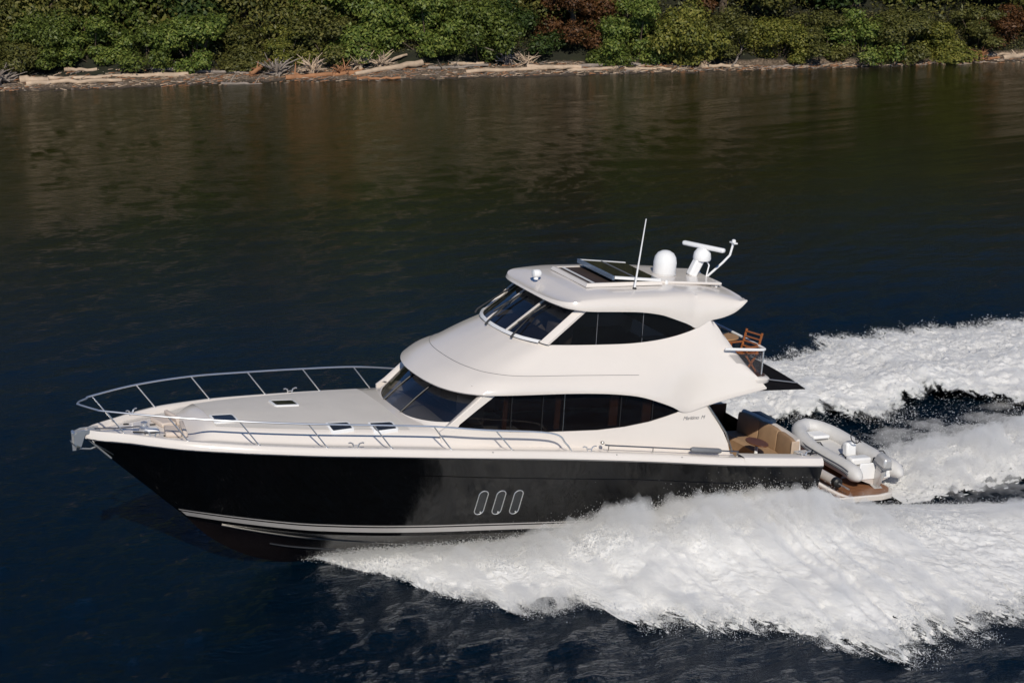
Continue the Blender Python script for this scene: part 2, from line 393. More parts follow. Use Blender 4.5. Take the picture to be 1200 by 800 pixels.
# guard rail and stanchions
SX = [.73, 1.88, 3.27, 4.69, 6.09, 7.42, 8.85]
def railpt(X): return (HB(X) - .03 + .05, ZS(X) + .17)
for sd, nm in ((-1, 'port'), (1, 'starboard')):
    path = [(-.18, sd * .0, 3.00), (-.10, sd * .16, 3.0), (.12, sd * .42, 2.98)]
    for X in (.73, 1.88, 3.27, 4.69, 6.09, 7.42, 8.6, 9.6):
        hb = HB(X) - .10 + .02; lean = .46
        path.append((X - lean, sd * (HB(max(X - .1, 0)) - .08) if X > 1 else sd * .58, ZS(X) + .17 + .55 - (.06 * (X > 8)) - (.22 if X > 9 else 0)))
    path[-1] = (9.75, sd * 2.50, ZS(9.75) + .17 + .40); path.append((10.15, sd * 2.50, ZS(10.1) + .33)); path.append((10.3, sd * 2.5, ZS(10.3) + .16))
    sp = arc(path, 6)
    rail = MB().tube(sp, .021, 8).build('guard_rail', M['steel'], yacht)
    for X in SX:
        base = (X, sd * (HB(X) - .10), ZS(X) + .165)
        tx = X - .46 if X < 8 else X - .36
        tp = min(sp, key=lambda p: abs(p.x - tx) + (10 if p.y * sd < 0 else 0))
        st = MB().tube([base, tp], .015, 6); st.lathe(base, [(.035, 0), (.035, .012), (.02, .02)], 8)
        st.build('stanchion', M['steel'], rail)
# side grab rail aft on the port and starboard gunwales
for sd in (-1, 1):
    z = lambda x: ZS(x) + .165
    pts = [(11.2, sd * 2.38, z(11.2) + .13), (11.3, sd * 2.38, z(11.3) + .12), (12.5, sd * 2.38, z(12.5) + .11), (14.75, sd * 2.36, z(14.7) + .10)]
    g = MB().tube(pts, .017, 8).build('side_handrail', M['dsteel'], yacht)
    for x in (11.3, 12.45, 14.7): MB().tube([(x, sd * 2.38, z(x)), (x, sd * 2.38, z(x) + .11)], .012, 6).build('rail_post', M['dsteel'], g)
    MB().tube([(13.45, sd * 2.37, z(13.45) + .105), (13.5, sd * 2.37, z(13.5) + .105), (14.2, sd * 2.37, z(14.2) + .105), (14.26, sd * 2.37, z(14.25) + .105)], [.04, .065, .065, .045], 10).build('rail_sleeve', M['grey'], g)
    MB().lathe((11.15, sd * 2.34, z(11.15) + .14), [(.035, 0), (.05, .03), (.03, .06)], 8).build('spring_cleat', M['dsteel'], g)

# ---- deckhouse: side walls with window openings
def panel(outer, hole, fy, th, name, mat, parent, sides=(-1, 1), nres=0):
    out = []
    me_all = MB()
    for sd in sides:
        bm = bmesh.new()
        def loop(pts):
            vs = [bm.verts.new((x, 0, z)) for x, z in pts]
            return [bm.edges.new((vs[i], vs[(i + 1) % len(vs)])) for i in range(len(vs))]
        es = loop(outer)
        if hole: es += loop(hole)
        bmesh.ops.triangle_fill(bm, use_beauty=True, use_dissolve=False, edges=es)
        bm.verts.index_update()
        n = len(bm.verts); vs = [v.co.copy() for v in bm.verts]; fs = [tuple(v.index for v in f.verts) for f in bm.faces]
        bd = [tuple(v.index for v in e.verts) for e in bm.edges if len(e.link_faces) == 1]
        A = [(v.x, sd * fy(v.x, v.z), v.z) for v in vs]; B = [(v.x, sd * (fy(v.x, v.z) - th), v.z) for v in vs]
        me_all.add(A + B, fs + [tuple(n + i for i in f[::-1]) for f in fs] + [(a, b, n + b, n + a) for a, b in bd])
        bm.free()
    return me_all.build(name, mat, parent, 30)
def smoothloop(pts, n=4):
    P = [Vector((x, z, 0)) for x, z in pts]; N = len(P); out = []
    for i in range(N):
        a, b, c, d = P[i - 1], P[i], P[(i + 1) % N], P[(i + 2) % N]
        for k in range(n):
            t = k / n; q = .5 * ((2 * b) + (c - a) * t + (2 * a - 5 * b + 4 * c - d) * t * t + (3 * b - a - 3 * c + d) * t ** 3)
            out.append((q.x, q.y))
    return out
fy1 = lambda x, z: 2.06 - .035 * (z - 2.0) - .06 * max(0, (9.0 - x)) ** 1.5
LW = [(7.74, 2.60), (7.84, 2.565), (8.30, 2.51), (8.71, 2.47), (9.45, 2.41), (10.3, 2.385), (11.16, 2.365), (11.86, 2.40), (12.47, 2.48), (12.9, 2.58), (13.2, 2.66), (13.27, 2.715), (13.1, 2.80), (12.68, 2.975), (12.18, 3.135), (11.69, 3.21), (10.65, 3.275), (9.37, 3.31), (8.72, 3.325), (8.58, 3.30), (8.16, 2.98), (7.78, 2.67)]
bot = [(x, ZS(x) + .06) for x in (14.72, 14.0, 13, 12, 11, 10, 9, 8.3, 7.4)]
outer = bot + [(7.34, 2.52), (7.62, 2.70), (8.05, 3.06), (8.45, 3.42), (9.5, 3.42), (10.65, 3.40), (11.7, 3.36), (12.3, 3.30), (12.8, 3.16), (13.2, 2.95), (13.5, 2.82), (13.93, 2.86), (14.2, 2.50), (14.47, 2.13), (14.62, 1.85)]
house = panel(outer, LW, fy1, .05, 'deckhouse_side', M['gel'], yacht, (-1,)); house_s = panel(outer, LW, fy1, .05, 'deckhouse_side', M['gel'], yacht, (1,))
for sd in (-1, 1):
    wv = [(x, sd * (fy1(x, z) - .022), z) for x, z in LW]
    win = MB().add(wv, [tuple(range(len(wv)))]).build('side_window', M['glass'], yacht)
    for xx, mt, wd in ((8.98, 'black', .035), (10.28, 'dsteel', .035), (11.72, 'black', .035), (12.55, 'black', .03), (9.75, 'black', .02)):
        zt = I(xx, [8.72, 9.37, 10.65, 11.69, 12.18, 12.68, 13.1], [3.325, 3.31, 3.275, 3.21, 3.135, 2.975, 2.80]); zb = I(xx, [8.3, 8.71, 9.45, 10.3, 11.16, 11.86, 12.47, 12.9], [2.51, 2.47, 2.41, 2.385, 2.365, 2.40, 2.48, 2.58])
        MB().bar((xx, sd * (fy1(xx, zb) - .018), zb), (xx, sd * (fy1(xx, zt) - .018), zt), wd, .012).build('window_mullion', M[mt], win)
# saloon windscreen
WB = [(6.88, 0, 2.50), (6.91, .3, 2.50), (6.95, .6, 2.51), (7.04, .95, 2.52), (7.18, 1.25, 2.54), (7.38, 1.52, 2.57), (7.62, 1.74, 2.62), (7.80, 1.86, 2.70)]
WT = [(8.02, 0, 3.38), (8.03, .3, 3.38), (8.06, .6, 3.38), (8.12, .95, 3.38), (8.2, 1.25, 3.38), (8.32, 1.52, 3.38), (8.48, 1.78, 3.38), (8.62, 1.93, 3.38)]
def full(row): return [tuple(p) for p in row[::-1]] + [mir(p) for p in row[1:]]
def lerp3(a, b, t): return tuple(a[i] + (b[i] - a[i]) * t for i in range(3))
FB, FT = full([tuple(p) for p in arc(WB, 3)]), full([tuple(p) for p in arc(WT, 3)])
gl = []
for j in range(7):
    t = .035 + .965 * j / 6; gl.append([tuple(lerp3(a, b, t)[k] + (0, 0, .05 * math.sin(math.pi * t))[k] for k in range(3)) for a, b in zip(FB, FT)])
ws = MB().loft(gl).build('windscreen', M['screen'], yacht, 60)
fr = MB()                             # moulded apron round the glass foot
r0 = [(p[0] - .10 - .02 * abs(p[1]), p[1] * 1.03, deckz(min(p[0] - .1, 7.5), p[1]) - .02) for p in FB]; r1 = [(p[0] - .03, p[1] * 1.01, p[2] + .0) for p in FB]; r2 = [lerp3(a, b, .045) for a, b in zip(FB, FT)]
r2 = [(p[0] - .02, p[1], p[2] + .02) for p in r2]; r3 = [(p[0] + .03, p[1], p[2] - .01) for p in r2]
fr.loft([r0, r1, r2, r3]); fr.build('windscreen_apron', M['gel'], house, 50)
for sd in (-1, 1):                   # pillars between windscreen and side windows
    a0, a1 = Vector((7.42, sd * 1.92, 2.50)), Vector((8.48, sd * 1.955, 3.38)); b0, b1 = Vector((7.62, sd * 1.74, 2.62)), Vector((8.48, sd * 1.80, 3.40))
    rr = []
    for k in range(9):
        t = k / 8; p = a0.lerp(a1, t); q = Vector(lerp3((7.66, sd * 1.70, 2.58), (8.50, sd * 1.76, 3.40), t)); 
        rr.append([q + Vector((-.02, 0, .02)), q.lerp(p, .35) + Vector((-.06, sd * .02, .06)), q.lerp(p, .75) + Vector((-.04, sd * .045, .05)), p + Vector((.16, sd * .025, .02)), p + Vector((.20, -sd * .03, .0))])
    MB().loft(rr).build('windscreen_pillar', M['gel'], house, 60)
    for y in (.48,):                 # windscreen mullions
        i0 = min(range(len(FB)), key=lambda i: abs(FB[i][1] - sd * y)); pts = [Vector(g[i0]) + Vector((-.008, 0, .012)) for g in gl]
        MB().tube(pts, .016, 6).build('windscreen_mullion', M['black'], ws)
# saloon interior seen dimly through the glass
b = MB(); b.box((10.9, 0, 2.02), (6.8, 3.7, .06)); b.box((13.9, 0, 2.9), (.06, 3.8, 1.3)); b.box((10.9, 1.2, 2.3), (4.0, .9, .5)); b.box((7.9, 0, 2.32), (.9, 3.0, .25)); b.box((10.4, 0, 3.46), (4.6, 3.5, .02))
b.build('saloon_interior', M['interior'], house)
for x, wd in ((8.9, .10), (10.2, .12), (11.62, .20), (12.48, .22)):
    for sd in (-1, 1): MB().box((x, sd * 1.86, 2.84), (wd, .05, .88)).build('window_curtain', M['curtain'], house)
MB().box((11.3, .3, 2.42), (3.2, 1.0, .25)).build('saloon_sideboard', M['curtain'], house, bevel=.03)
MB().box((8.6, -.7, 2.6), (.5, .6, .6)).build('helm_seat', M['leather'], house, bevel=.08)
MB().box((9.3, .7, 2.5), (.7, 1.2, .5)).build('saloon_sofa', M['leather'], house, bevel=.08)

# ---- flybridge moulding: one loft from the brow round to the aft wings
# each station: lower edge, knuckle, upper edge (port, positive y)
ST = [  # (L), (K), (U)
 ((7.47, 0, 3.30), (8.20, 0, 3.74), (9.36, 0, 4.31)),
 ((7.48, .40, 3.30), (8.21, .40, 3.74), (9.37, .40, 4.31)),
 ((7.53, .80, 3.30), (8.25, .78, 3.74), (9.42, .76, 4.31)),
 ((7.63, 1.20, 3.30), (8.34, 1.14, 3.74), (9.50, 1.10, 4.32)),
 ((7.78, 1.55, 3.31), (8.49, 1.46, 3.73), (9.61, 1.38, 4.32)),
 ((7.99, 1.85, 3.33), (8.70, 1.70, 3.73), (9.72, 1.56, 4.33)),
 ((8.30, 2.06, 3.35), (8.98, 1.87, 3.72), (9.84, 1.69, 4.335)),
 ((8.75, 2.17, 3.36), (9.35, 1.955, 3.71), (10.05, 1.755, 4.33)),
 ((9.30, 2.20, 3.355), (9.80, 1.985, 3.70), (10.35, 1.775, 4.315)),
 ((10.0, 2.215, 3.345), (10.3, 2.0, 3.69), (10.8, 1.785, 4.30)),
 ((10.6, 2.22, 3.325), (10.9, 2.01, 3.67), (11.3, 1.79, 4.29)),
 ((11.3, 2.225, 3.28), (11.5, 2.02, 3.65), (11.9, 1.80, 4.29)),
 ((12.0, 2.225, 3.19), (12.1, 2.03, 3.63), (12.5, 1.81, 4.33)),
 ((12.5, 2.22, 3.05), (12.6, 2.04, 3.61), (12.95, 1.82, 4.40)),
 ((13.0, 2.16, 2.86), (13.1, 2.04, 3.59), (13.28, 1.83, 4.48)),
 ((13.3, 2.09, 2.71), (13.5, 2.01, 3.58), (13.55, 1.85, 4.575)),
 ((13.55, 2.07, 2.70), (13.9, 1.99, 3.57), (13.76, 1.86, 4.68)),
 ((14.0, 2.08, 2.83), (14.3, 2.02, 3.56), (13.97, 1.87, 4.78)),
 ((14.6, 2.13, 2.99), (14.7, 2.07, 3.54), (14.25, 1.91, 4.49)),
 ((15.1, 2.17, 3.10), (14.95, 2.11, 3.52), (14.62, 1.99, 4.05)),
 ((15.44, 2.20, 3.18), (15.16, 2.17, 3.45), (14.95, 2.06, 3.69)),
]
def narrow(p):                       # the upper cabin stands in from the moulding below
    x, y, z = p; w_ = (abs(y) / 1.86) ** 1.5; return (x + .10 * w_, y - math.copysign(.17 * w_, y), z - .053 * w_)
ST = [(L_, (K_[0] + .02, K_[1] - .02 * min(1, K_[1]), K_[2]), narrow(U_)) for L_, K_, U_ in ST]
def flysec(s, n=12):
    L, K, U = (Vector(q) for q in s)
    out = []
    for j in range(n + 1):
        t = j / n
        if t < .45: p = L.lerp(K, t / .45); bulge = math.sin(math.pi * t / .45) * .05
        else: p = K.lerp(U, (t - .45) / .55); bulge = math.sin(math.pi * (t - .45) / .55) * .02
        nrm = Vector((-.6 if s[0][0] < 8.2 else (-.25 if s[0][0] < 8.6 else 0), 1.0 if s[0][1] > 1.8 else .3, .6)); out.append(p + nrm * bulge * min(1, max(0, (13.4 - s[0][0]) / 4)))
    return out
secs = [flysec(s) for s in ST]
for _ in range(2):                   # refine along
    ns = []
    for i in range(len(secs) - 1):
        a, b, c, d = secs[max(i - 1, 0)], secs[i], secs[i + 1], secs[min(i + 2, len(secs) - 1)]
        ns.append(b); ns.append([(-a_ + 9 * b_ + 9 * c_ - d_) / 16 for a_, b_, c_, d_ in zip(a, b, c, d)])
    ns.append(secs[-1]); secs = ns
stb = [[Vector(p) for p in s] for s in secs]; prt = [[Vector(mir(p)) for p in s] for s in secs]
mb = MB(); mb.loft(prt[::-1] + stb[1:])
# lower returned lip and underside
lip = [s[0] for s in prt[::-1] + stb[1:]]
rows = [lip, [Vector((p.x + (.02 if p.x < 8.3 else 0), p.y * .994, p.z - .03)) for p in lip], [Vector((p.x + .12 * max(0, min(1, (9 - p.x) / 1.2)), p.y * .96, p.z - .02)) for p in lip], [Vector((max(p.x, 8.0) + .1 * (p.x < 8.5), p.y * .86, max(p.z, 3.32) if p.x < 13 else p.z)) for p in lip]]
mb.loft(rows)
# aft wing: thickness and inner face
for sd in (-1, 1):
    wingtop = [Vector(narrow((x_, sd * y_, z_))) for x_, y_, z_ in ((13.97, 1.87, 4.78), (14.25, 1.91, 4.49), (14.62, 1.99, 4.05), (14.95, 2.06, 3.69))]
    iw = [p + Vector((-.02, -sd * .10, 0)) for p in wingtop]; mb.loft([wingtop, iw, [Vector((p.x - .3, p.y, 3.3)) for p in iw]])
fly = mb.build('flybridge', M['gel'], yacht, 60)
# aft deck slab of the flybridge with rounded corners
b = MB()
pl = [(12.9, 1.88), (14.6, 1.96), (14.95, 2.03), (15.12, 2.14), (15.25, 2.19), (15.42, 2.20), (15.53, 2.14), (15.59, 2.0), (15.64, 1.7), (15.68, 1.2), (15.70, 0)]
pl = [(x, -y) for x, y in pl] + [(x, y) for x, y in pl[::-1][1:]]
def slab(pl, z0, z1, dx=0): 
    n = len(pl); A = [(x, y, z0(x)) for x, y in pl]; B = [(x + dx, y, z1(x)) for x, y in pl]; return A, B
zt = lambda x: 3.44 - .03 * (x - 14.5); zb_ = lambda x: 3.12
rings = []
for k, (dz, ins) in enumerate(((0, .035), (-.03, .0), (-.12, .02), (-.24, .16))):
    rings.append([(x - ins * (1 if x > 14 else 0), y * (1 - ins / 2.2), zt(x) + dz) for x, y in pl])
b.loft(rings[::-1]); b.fan(rings[0]); b.fan(rings[-1])
b.build('aft_deck', M['gel'], fly, 40)
MB().fan([(x * .985 + .2, y * .93, zt(x) + .008) for x, y in pl]).build('aft_deck_planking', M['darkwood'], fly)
# seam line along the moulding
seam = []
for s in prt: seam.append(s[int(round(.45 * 12))] + Vector((-.006, -.004, .004)))
MB().tube([p for p in seam if p.x < 12.2], .005, 4).build('moulding_seam', M['grey'], fly)
MB().tube([Vector(mir(p)) for p in seam if p.x < 12.2], .005, 4).build('moulding_seam', M['grey'], fly)

# ---- upper cabin: side windows and three-pane windscreen
def ufy(x, z): return 1.80 - .02 * (z - 4.3)
UW = [(9.80, 4.345), (10.3, 4.325), (11.1, 4.30), (11.97, 4.30), (12.62, 4.36), (13.28, 4.495), (13.54, 4.585), (13.44, 4.66), (12.95, 4.85), (12.67, 4.94), (12.18, 5.03), (11.45, 5.07), (10.68, 5.10)]
b = MB()
b.box((12.0, 0, 5.10), (3.2, 3.0, .02)); b.box((13.5, 0, 4.6), (.05, 3.1, .95)); b.box((11.4, 0, 3.75), (4.2, 3.2, .05)); b.box((10.0, 0, 4.16), (.9, 2.4, .18), (0, R(-6), 0))
uh = b.build('upper_cabin', M['interior'], yacht)
for sd in (-1, 1):
    pts = [(x, sd * (1.775 if x < 9.9 else (1.80 if x < 13.0 else 1.825)), z) for x, z in UW]
    pts = [(x, sd * (abs(y) - .03 * (z > 4.5) * (x < 12.8)), z) for x, y, z in pts]
    pts = [narrow(p) for p in pts]
    uw = MB().add(pts, [tuple(range(len(pts)))]).build('side_window', M['glass'], yacht)
    for xx in (11.05, 12.22):
        MB().bar(narrow((xx, sd * 1.806, 4.31)), narrow((xx, sd * 1.779, 5.05)), .02, .008).build('window_mullion', M['grey'], uw)
    # corner pillar
    rr = []
    for k in range(5):
        t = k / 4; p = Vector(lerp3(narrow((9.82, sd * 1.795, 4.34)), narrow((10.74, sd * 1.79, 5.12)), t)); q = Vector(lerp3((9.80, sd * 1.52, 4.31), (10.71, sd * 1.52, 5.09), t))
        rr.append([q + Vector((.02, -sd * .04, 0)), q + Vector((-.018, 0, .02)), (q + p) / 2 + Vector((-.02, sd * .02, .02)), p + Vector((-.01, sd * .02, .02)), p + Vector((.05, sd * .012, 0)), p + Vector((.05, -sd * .04, 0))])
    MB().loft(rr).build('corner_pillar', M['gel'], yacht, 50)
UB = [(9.38, 0), (9.39, .25), (9.41, .5), (9.47, .85), (9.56, 1.12), (9.69, 1.35), (9.80, 1.51)]
def ub(t, off=0): return [(x + 1.08 * t - off, y, 4.33 + .80 * t + off) for x, y in UB]
g = [full(ub(t)) for t in (0.03, .35, .7, 1.0)]
us = MB().loft(g).build('windscreen', M['screen'], yacht, 60)
for y in (.51, -.51):
    MB().bar((9.405, y, 4.345), (10.48, y, 5.14), .045, .03).build('windscreen_mullion', M['gel'], us)
fo = full(ub(0)); rows = [[(p[0] - .05, p[1] * 1.01, p[2] - .01) for p in fo], [(p[0] - .035, p[1] * 1.005, p[2] + .025) for p in fo], [(p[0] + .015, p[1], p[2] + .045) for p in fo], [(p[0] + .05, p[1], p[2] + .01) for p in fo]]
MB().loft(rows).build('windscreen_sill', M['white'], us, 60)
for y0, y1 in ((1.38, 1.22), (.24, .36), (-.93, -.74)):     # wipers
    xb = I(abs(y0), [0, .5, .85, 1.15, 1.42], [9.38, 9.41, 9.47, 9.55, 9.66]) - .13
    A = Vector((xb, y0, 4.30)); Bp = Vector((xb + .62, y1 + .02, 4.80))
    wi = MB().tube([A, A + Vector((.06, 0, .09)), Bp], [.03, .022, .016], 6).build('wiper', M['black'], yacht)
    wi2 = MB().tube([Bp + Vector((-.32, .10, -.245)), Bp + Vector((.34, -.09, .235))], .024, 6).build('wiper_blade', M['black'], wi)
# helm chair and console behind the windscreen
MB().box((10.75, -.55, 4.15), (.5, .55, .75), (0, R(8), 0)).build('helm_chair', M['leather'], uh, bevel=.09)
MB().box((10.75, .35, 4.15), (.5, .55, .75), (0, R(8), 0)).build('helm_chair', M['leather'], uh, bevel=.09)

# ---- hardtop
RE = [(10.10, 0, 5.14), (10.105, .4, 5.14), (10.11, .8, 5.14), (10.13, 1.15, 5.14), (10.18, 1.45, 5.14), (10.28, 1.70, 5.135), (10.46, 1.86, 5.13), (10.75, 1.93, 5.105), (11.3, 1.945, 5.085), (11.9, 1.945, 5.06), (12.3, 1.945, 5.02), (12.67, 1.94, 4.95), (12.95, 1.93, 4.855), (13.3, 1.90, 4.73), (13.46, 1.875, 4.655), (13.60, 1.868, 4.60), (13.78, 1.868, 4.685), (13.97, 1.872, 4.775), (14.22, 1.90, 4.83), (14.52, 1.93, 4.945), (14.72, 1.95, 5.10), (14.84, 1.94, 5.21)]
RE = [narrow(p) for p in RE]
def roofsec(e, i, n=len(RE)):
    x, y, z = e; k = i / (n - 1); front = max(0, 1 - (x - 10.1) / .8)
    ztop = I(x, [10.1, 10.6, 11.2, 13.3, 14.2, 14.84], [5.235, 5.32, 5.375, 5.36, 5.30, 5.20])
    aft = max(0, (x - 14.0) / .84)
    zc = ztop + .03
    shoulder = lambda a, b, zz: (x + a, y - b * min(1, y / 1.2), zz)
    tx = I(y, [0, 1.2, 1.9], [.32, .18, 0]) * aft        # the trailing edge bows aft
    h = ztop - z
    return [Vector((x, y, z)), Vector((x - .035 * front, y + .012 * (1 - front), z + .03)), Vector((x - .02 * front + tx * .0, y + .0, z + h * .42)), Vector((x + .0 * front, y - .045 * min(1, y) * (1 - .6 * front), z + h * .75)),
            Vector((x + .07 * front, y - .13 * min(1, y) * (1 - .5 * front), ztop - .045)), Vector((x + .28 * front + .3 * tx, y - .38 * min(1, y / 1.2), ztop - .002)),
            Vector((x + .36 * front + tx * .6, y * .55, ztop + .02)), Vector((x + .38 * front + tx, 0, zc))]
rs = [roofsec(e, i) for i, e in enumerate(RE)]
for _ in range(2):
    ns = []
    for i in range(len(rs) - 1):
        a, b, c, d = rs[max(i - 1, 0)], rs[i], rs[i + 1], rs[min(i + 2, len(rs) - 1)]
        ns.append(b); ns.append([(-a_ + 9 * b_ + 9 * c_ - d_) / 16 for a_, b_, c_, d_ in zip(a, b, c, d)])
    ns.append(rs[-1]); rs = ns
mb = MB(); P = [[Vector(mir(p)) for p in s] for s in rs]; mb.loft(P); mb.loft(rs)
for S in (P, rs):                    # underside of the overhangs
    mb.loft([[s[0] for s in S], [Vector((s[0].x + .03 * max(0, 1 - (s[0].x - 10.1) / .8), s[0].y * .975, s[0].z - (.012 if s[0].x < 13 else -.01))) for s in S], [Vector((max(s[0].x, 10.3) + .1, s[0].y * .8, max(s[0].z, 5.08) if s[0].x < 13 else max(s[0].z, 5.0))) for s in S]])
mb.loft([[v for v in P[-1]], [Vector((v.x - .12, v.y, v.z - .07)) for v in P[-1]]]); mb.loft([[v for v in rs[-1]], [Vector((v.x - .12, v.y, v.z - .07)) for v in rs[-1]]])
roof = mb.build('hardtop', M['gel'], yacht, 50)
rz_ = lambda x: I(x, [10.1, 10.6, 11.2, 13.3, 14.2, 14.84], [5.27, 5.345, 5.385, 5.37, 5.31, 5.225]) + .05
# sunroof: raised coaming, dark opening, tilted glass panel
b = MB()
def rect(x0, x1, y, z): return [(x0, -y, z), (x1, -y, z), (x1, y, z), (x0, y, z)]
b.loft([rect(11.16, 13.15, .92, 5.40), rect(11.20, 13.12, .88, 5.475), rect(11.26, 13.06, .82, 5.475), rect(11.26, 13.06, .82, 5.44)], True)
sr = b.build('sunroof_coaming', M['gel'], yacht, 30)
MB().fan(rect(11.26, 12.0, .82, 5.452)).build('sunroof_opening', M['interior'], sr)
MB().bar((11.42, -.8, 5.46), (11.42, .8, 5.46), .05, .02).build('sunroof_blind', M['white'], sr)
b = MB(); za, zb2 = 5.60, 5.50
b.add([(11.88, -.84, za), (13.08, -.84, zb2), (13.08, .84, zb2), (11.88, .84, za), (11.88, -.84, za + .02), (13.08, -.84, zb2 + .02), (13.08, .84, zb2 + .02), (11.88, .84, za + .02)], [(3, 2, 1, 0), (4, 5, 6, 7), (0, 1, 5, 4), (1, 2, 6, 5), (2, 3, 7, 6), (3, 0, 4, 7)])
sp_ = b.build('sunroof_panel', M['hatch'], yacht)
MB().bar((11.86, -.9, za - .01), (11.86, .9, za - .01), .05, .09).build('panel_front_frame', M['bluegrey'], sp_)
for sd in (-1, 1): MB().bar((11.86, sd * .87, za - .0), (13.1, sd * .87, zb2 - .0), .06, .06).build('panel_side_frame', M['white'], sp_)
MB().bar((12.45, -.84, 5.578), (12.45, .84, 5.578), .03, .012).build('panel_crossbar', M['grey'], sp_)
# searchlight
z = rz_(10.42)
sl_ = MB().lathe((10.45, .22, z - .03), [(.055, 0), (.05, .06), (.03, .07)], 10).build('searchlight', M['white'], yacht)
MB().lathe((10.47, .22, z + .11), [(.03, -.12), (.085, -.10), (.095, -.02), (.09, .05), (.05, .10), (.02, .11)], 14, 'x').build('lamp_head', M['white'], sl_)
# whip antenna
z = rz_(12.3) - .05
an = MB().tube([(12.30, -1.12, z), (12.31, -1.12, z + .12), (12.45, -1.10, z + 1.62)], [.03, .022, .012], 6).build('whip_antenna', M['white'], yacht)
MB().lathe((12.30, -1.12, z - .01), [(.05, 0), (.05, .03), (.03, .05)], 8).build('antenna_base', M['black'], an)
# raised equipment plinth and domes
MB().box((14.0, .0, 5.37), (1.7, 1.5, .07), (0, R(3), 0)).build('equipment_plinth', M['gel'], roof, bevel=.03)
z = 5.42
dm = MB().lathe((13.70, .02, z), [(.24, 0), (.27, .05), (.275, .30), (.25, .42), (.19, .51), (.10, .56), (.02, .575)], 22).build('satellite_dome', M['white'], yacht, 50)
MB().lathe((13.70, .02, z + .0), [(.28, .0), (.285, .025), (.275, .05)], 22).build('dome_base', M['rubber'], dm)
b = MB(); b.bar((14.42, .0, 5.36), (14.62, .0, 5.78), .20, .22)
rp = b.build('radar_pedestal', M['white'], yacht, bevel=.04)
MB().tube([(14.80, -.08, 5.36), (14.86, -.06, 5.62), (14.80, 0, 5.74)], .018, 6).build('pedestal_strut', M['white'], rp)
MB().lathe((14.68, 0, 5.74), [(.20, 0), (.22, .05), (.20, .18), (.13, .27), (.06, .30)], 18).build('radar_gearbox', M['white'], rp)
b = MB(); b.bar((14.42, .50, 6.06), (14.98, -.50, 6.06), .13, .11); b.build('radar_scanner', M['white'], rp, bevel=.04)
# light mast
b = MB(); b.tube([(15.00, .25, 5.25), (15.42, .25, 5.60), (15.60, .25, 5.78), (15.66, .25, 6.05)], .028, 8)
ms = b.build('light_mast', M['white'], yacht)
b = MB(); b.lathe((15.67, .25, 6.05), [(.05, 0), (.05, .09), (.03, .11)], 10); b.box((15.67, .25, 6.08), (.10, .22, .03)); b.build('mast_light', M['white'], ms)
for x, y in ((13.35, -.72), (14.75, -.62), (14.62, -.25), (14.9, -.25), (15.0, .6)):
    MB().lathe((x, y, rz_(min(x, 14.8)) - .05), [(.05, 0), (.05, .05), (.02, .09)], 10).build('roof_fitting', M['white'], roof)

# ---- flybridge balcony rail with glass panels
b = MB(); rl = [(14.34, -1.98, 4.10), (14.8, -1.98, 4.07), (15.30, -1.97, 4.04), (15.43, -1.93, 4.03), (15.48, -1.80, 4.03), (15.52, -1.0, 4.03), (15.53, 0, 4.03)]
rl = rl + [mir(p) for p in rl[::-1][1:]]
b.tube(arc(rl, 3), .034, 8); bal = b.build('balcony_rail', M['white'], yacht)
for p in ((15.44, -1.9), (15.44, 1.9)):
    MB().tube([(p[0], p[1], 3.43), (p[0], p[1], 4.03)], .022, 8).build('rail_post', M['steel'], bal)
def pane(a, b_, z0=3.5, z1=3.97): 
    return MB().add([(a[0], a[1], z0), (b_[0], b_[1], z0), (b_[0], b_[1], z1), (a[0] if a[0] > 15 else 14.45, a[1], z1)], [(0, 1, 2, 3)]).build('glass_panel', M['clear'], bal)
for sd in (-1, 1): pane((14.95, sd * 1.98), (15.38, sd * 1.96))
pane((15.50, -1.8), (15.52, 0)); pane((15.52, 0), (15.50, 1.8))
MB().tube([(15.5, -1.7, 4.02), (15.2, -1.2, 3.7), (15.48, -1.9, 3.62)], .012, 5).build('rail_brace', M['black'], bal)
for sd in (-1, 1):                   # olive curtain tucked behind the pinch
    MB().lathe((13.98, sd * 1.55, 4.22), [(.10, 0), (.13, .2), (.12, .45), (.08, .6)], 10).build('rolled_clear_curtain', M['beige'], fly)
# awning over the cockpit
b = MB(); aw = []
for i in range(7):
    x = 15.1 + (16.62 - 15.1) * i / 6
    aw.append([(x, y, 3.06 + .10 * (1 - (y / 2) ** 2) - .03 * (i / 6) + (0 if i else -.0)) for y in np.linspace(-2.0 + .0 * i, 2.0, 13)])
b.loft(aw); awo = b.build('cockpit_awning', M['awning'], yacht, 60)
MB().tube([(15.3, -1.2, 3.19), (16.60, -1.72, 3.11)], .016, 6).build('awning_pole', M['steel'], awo)
MB().tube([(15.3, 1.2, 3.19), (16.60, 1.72, 3.11)], .016, 6).build('awning_pole', M['steel'], awo)
MB().tube([(16.62, y, 3.04 + .10 * (1 - (y / 2) ** 2)) for y in np.linspace(-2, 2, 13)], .02, 6).build('awning_hem', M['black'], awo)

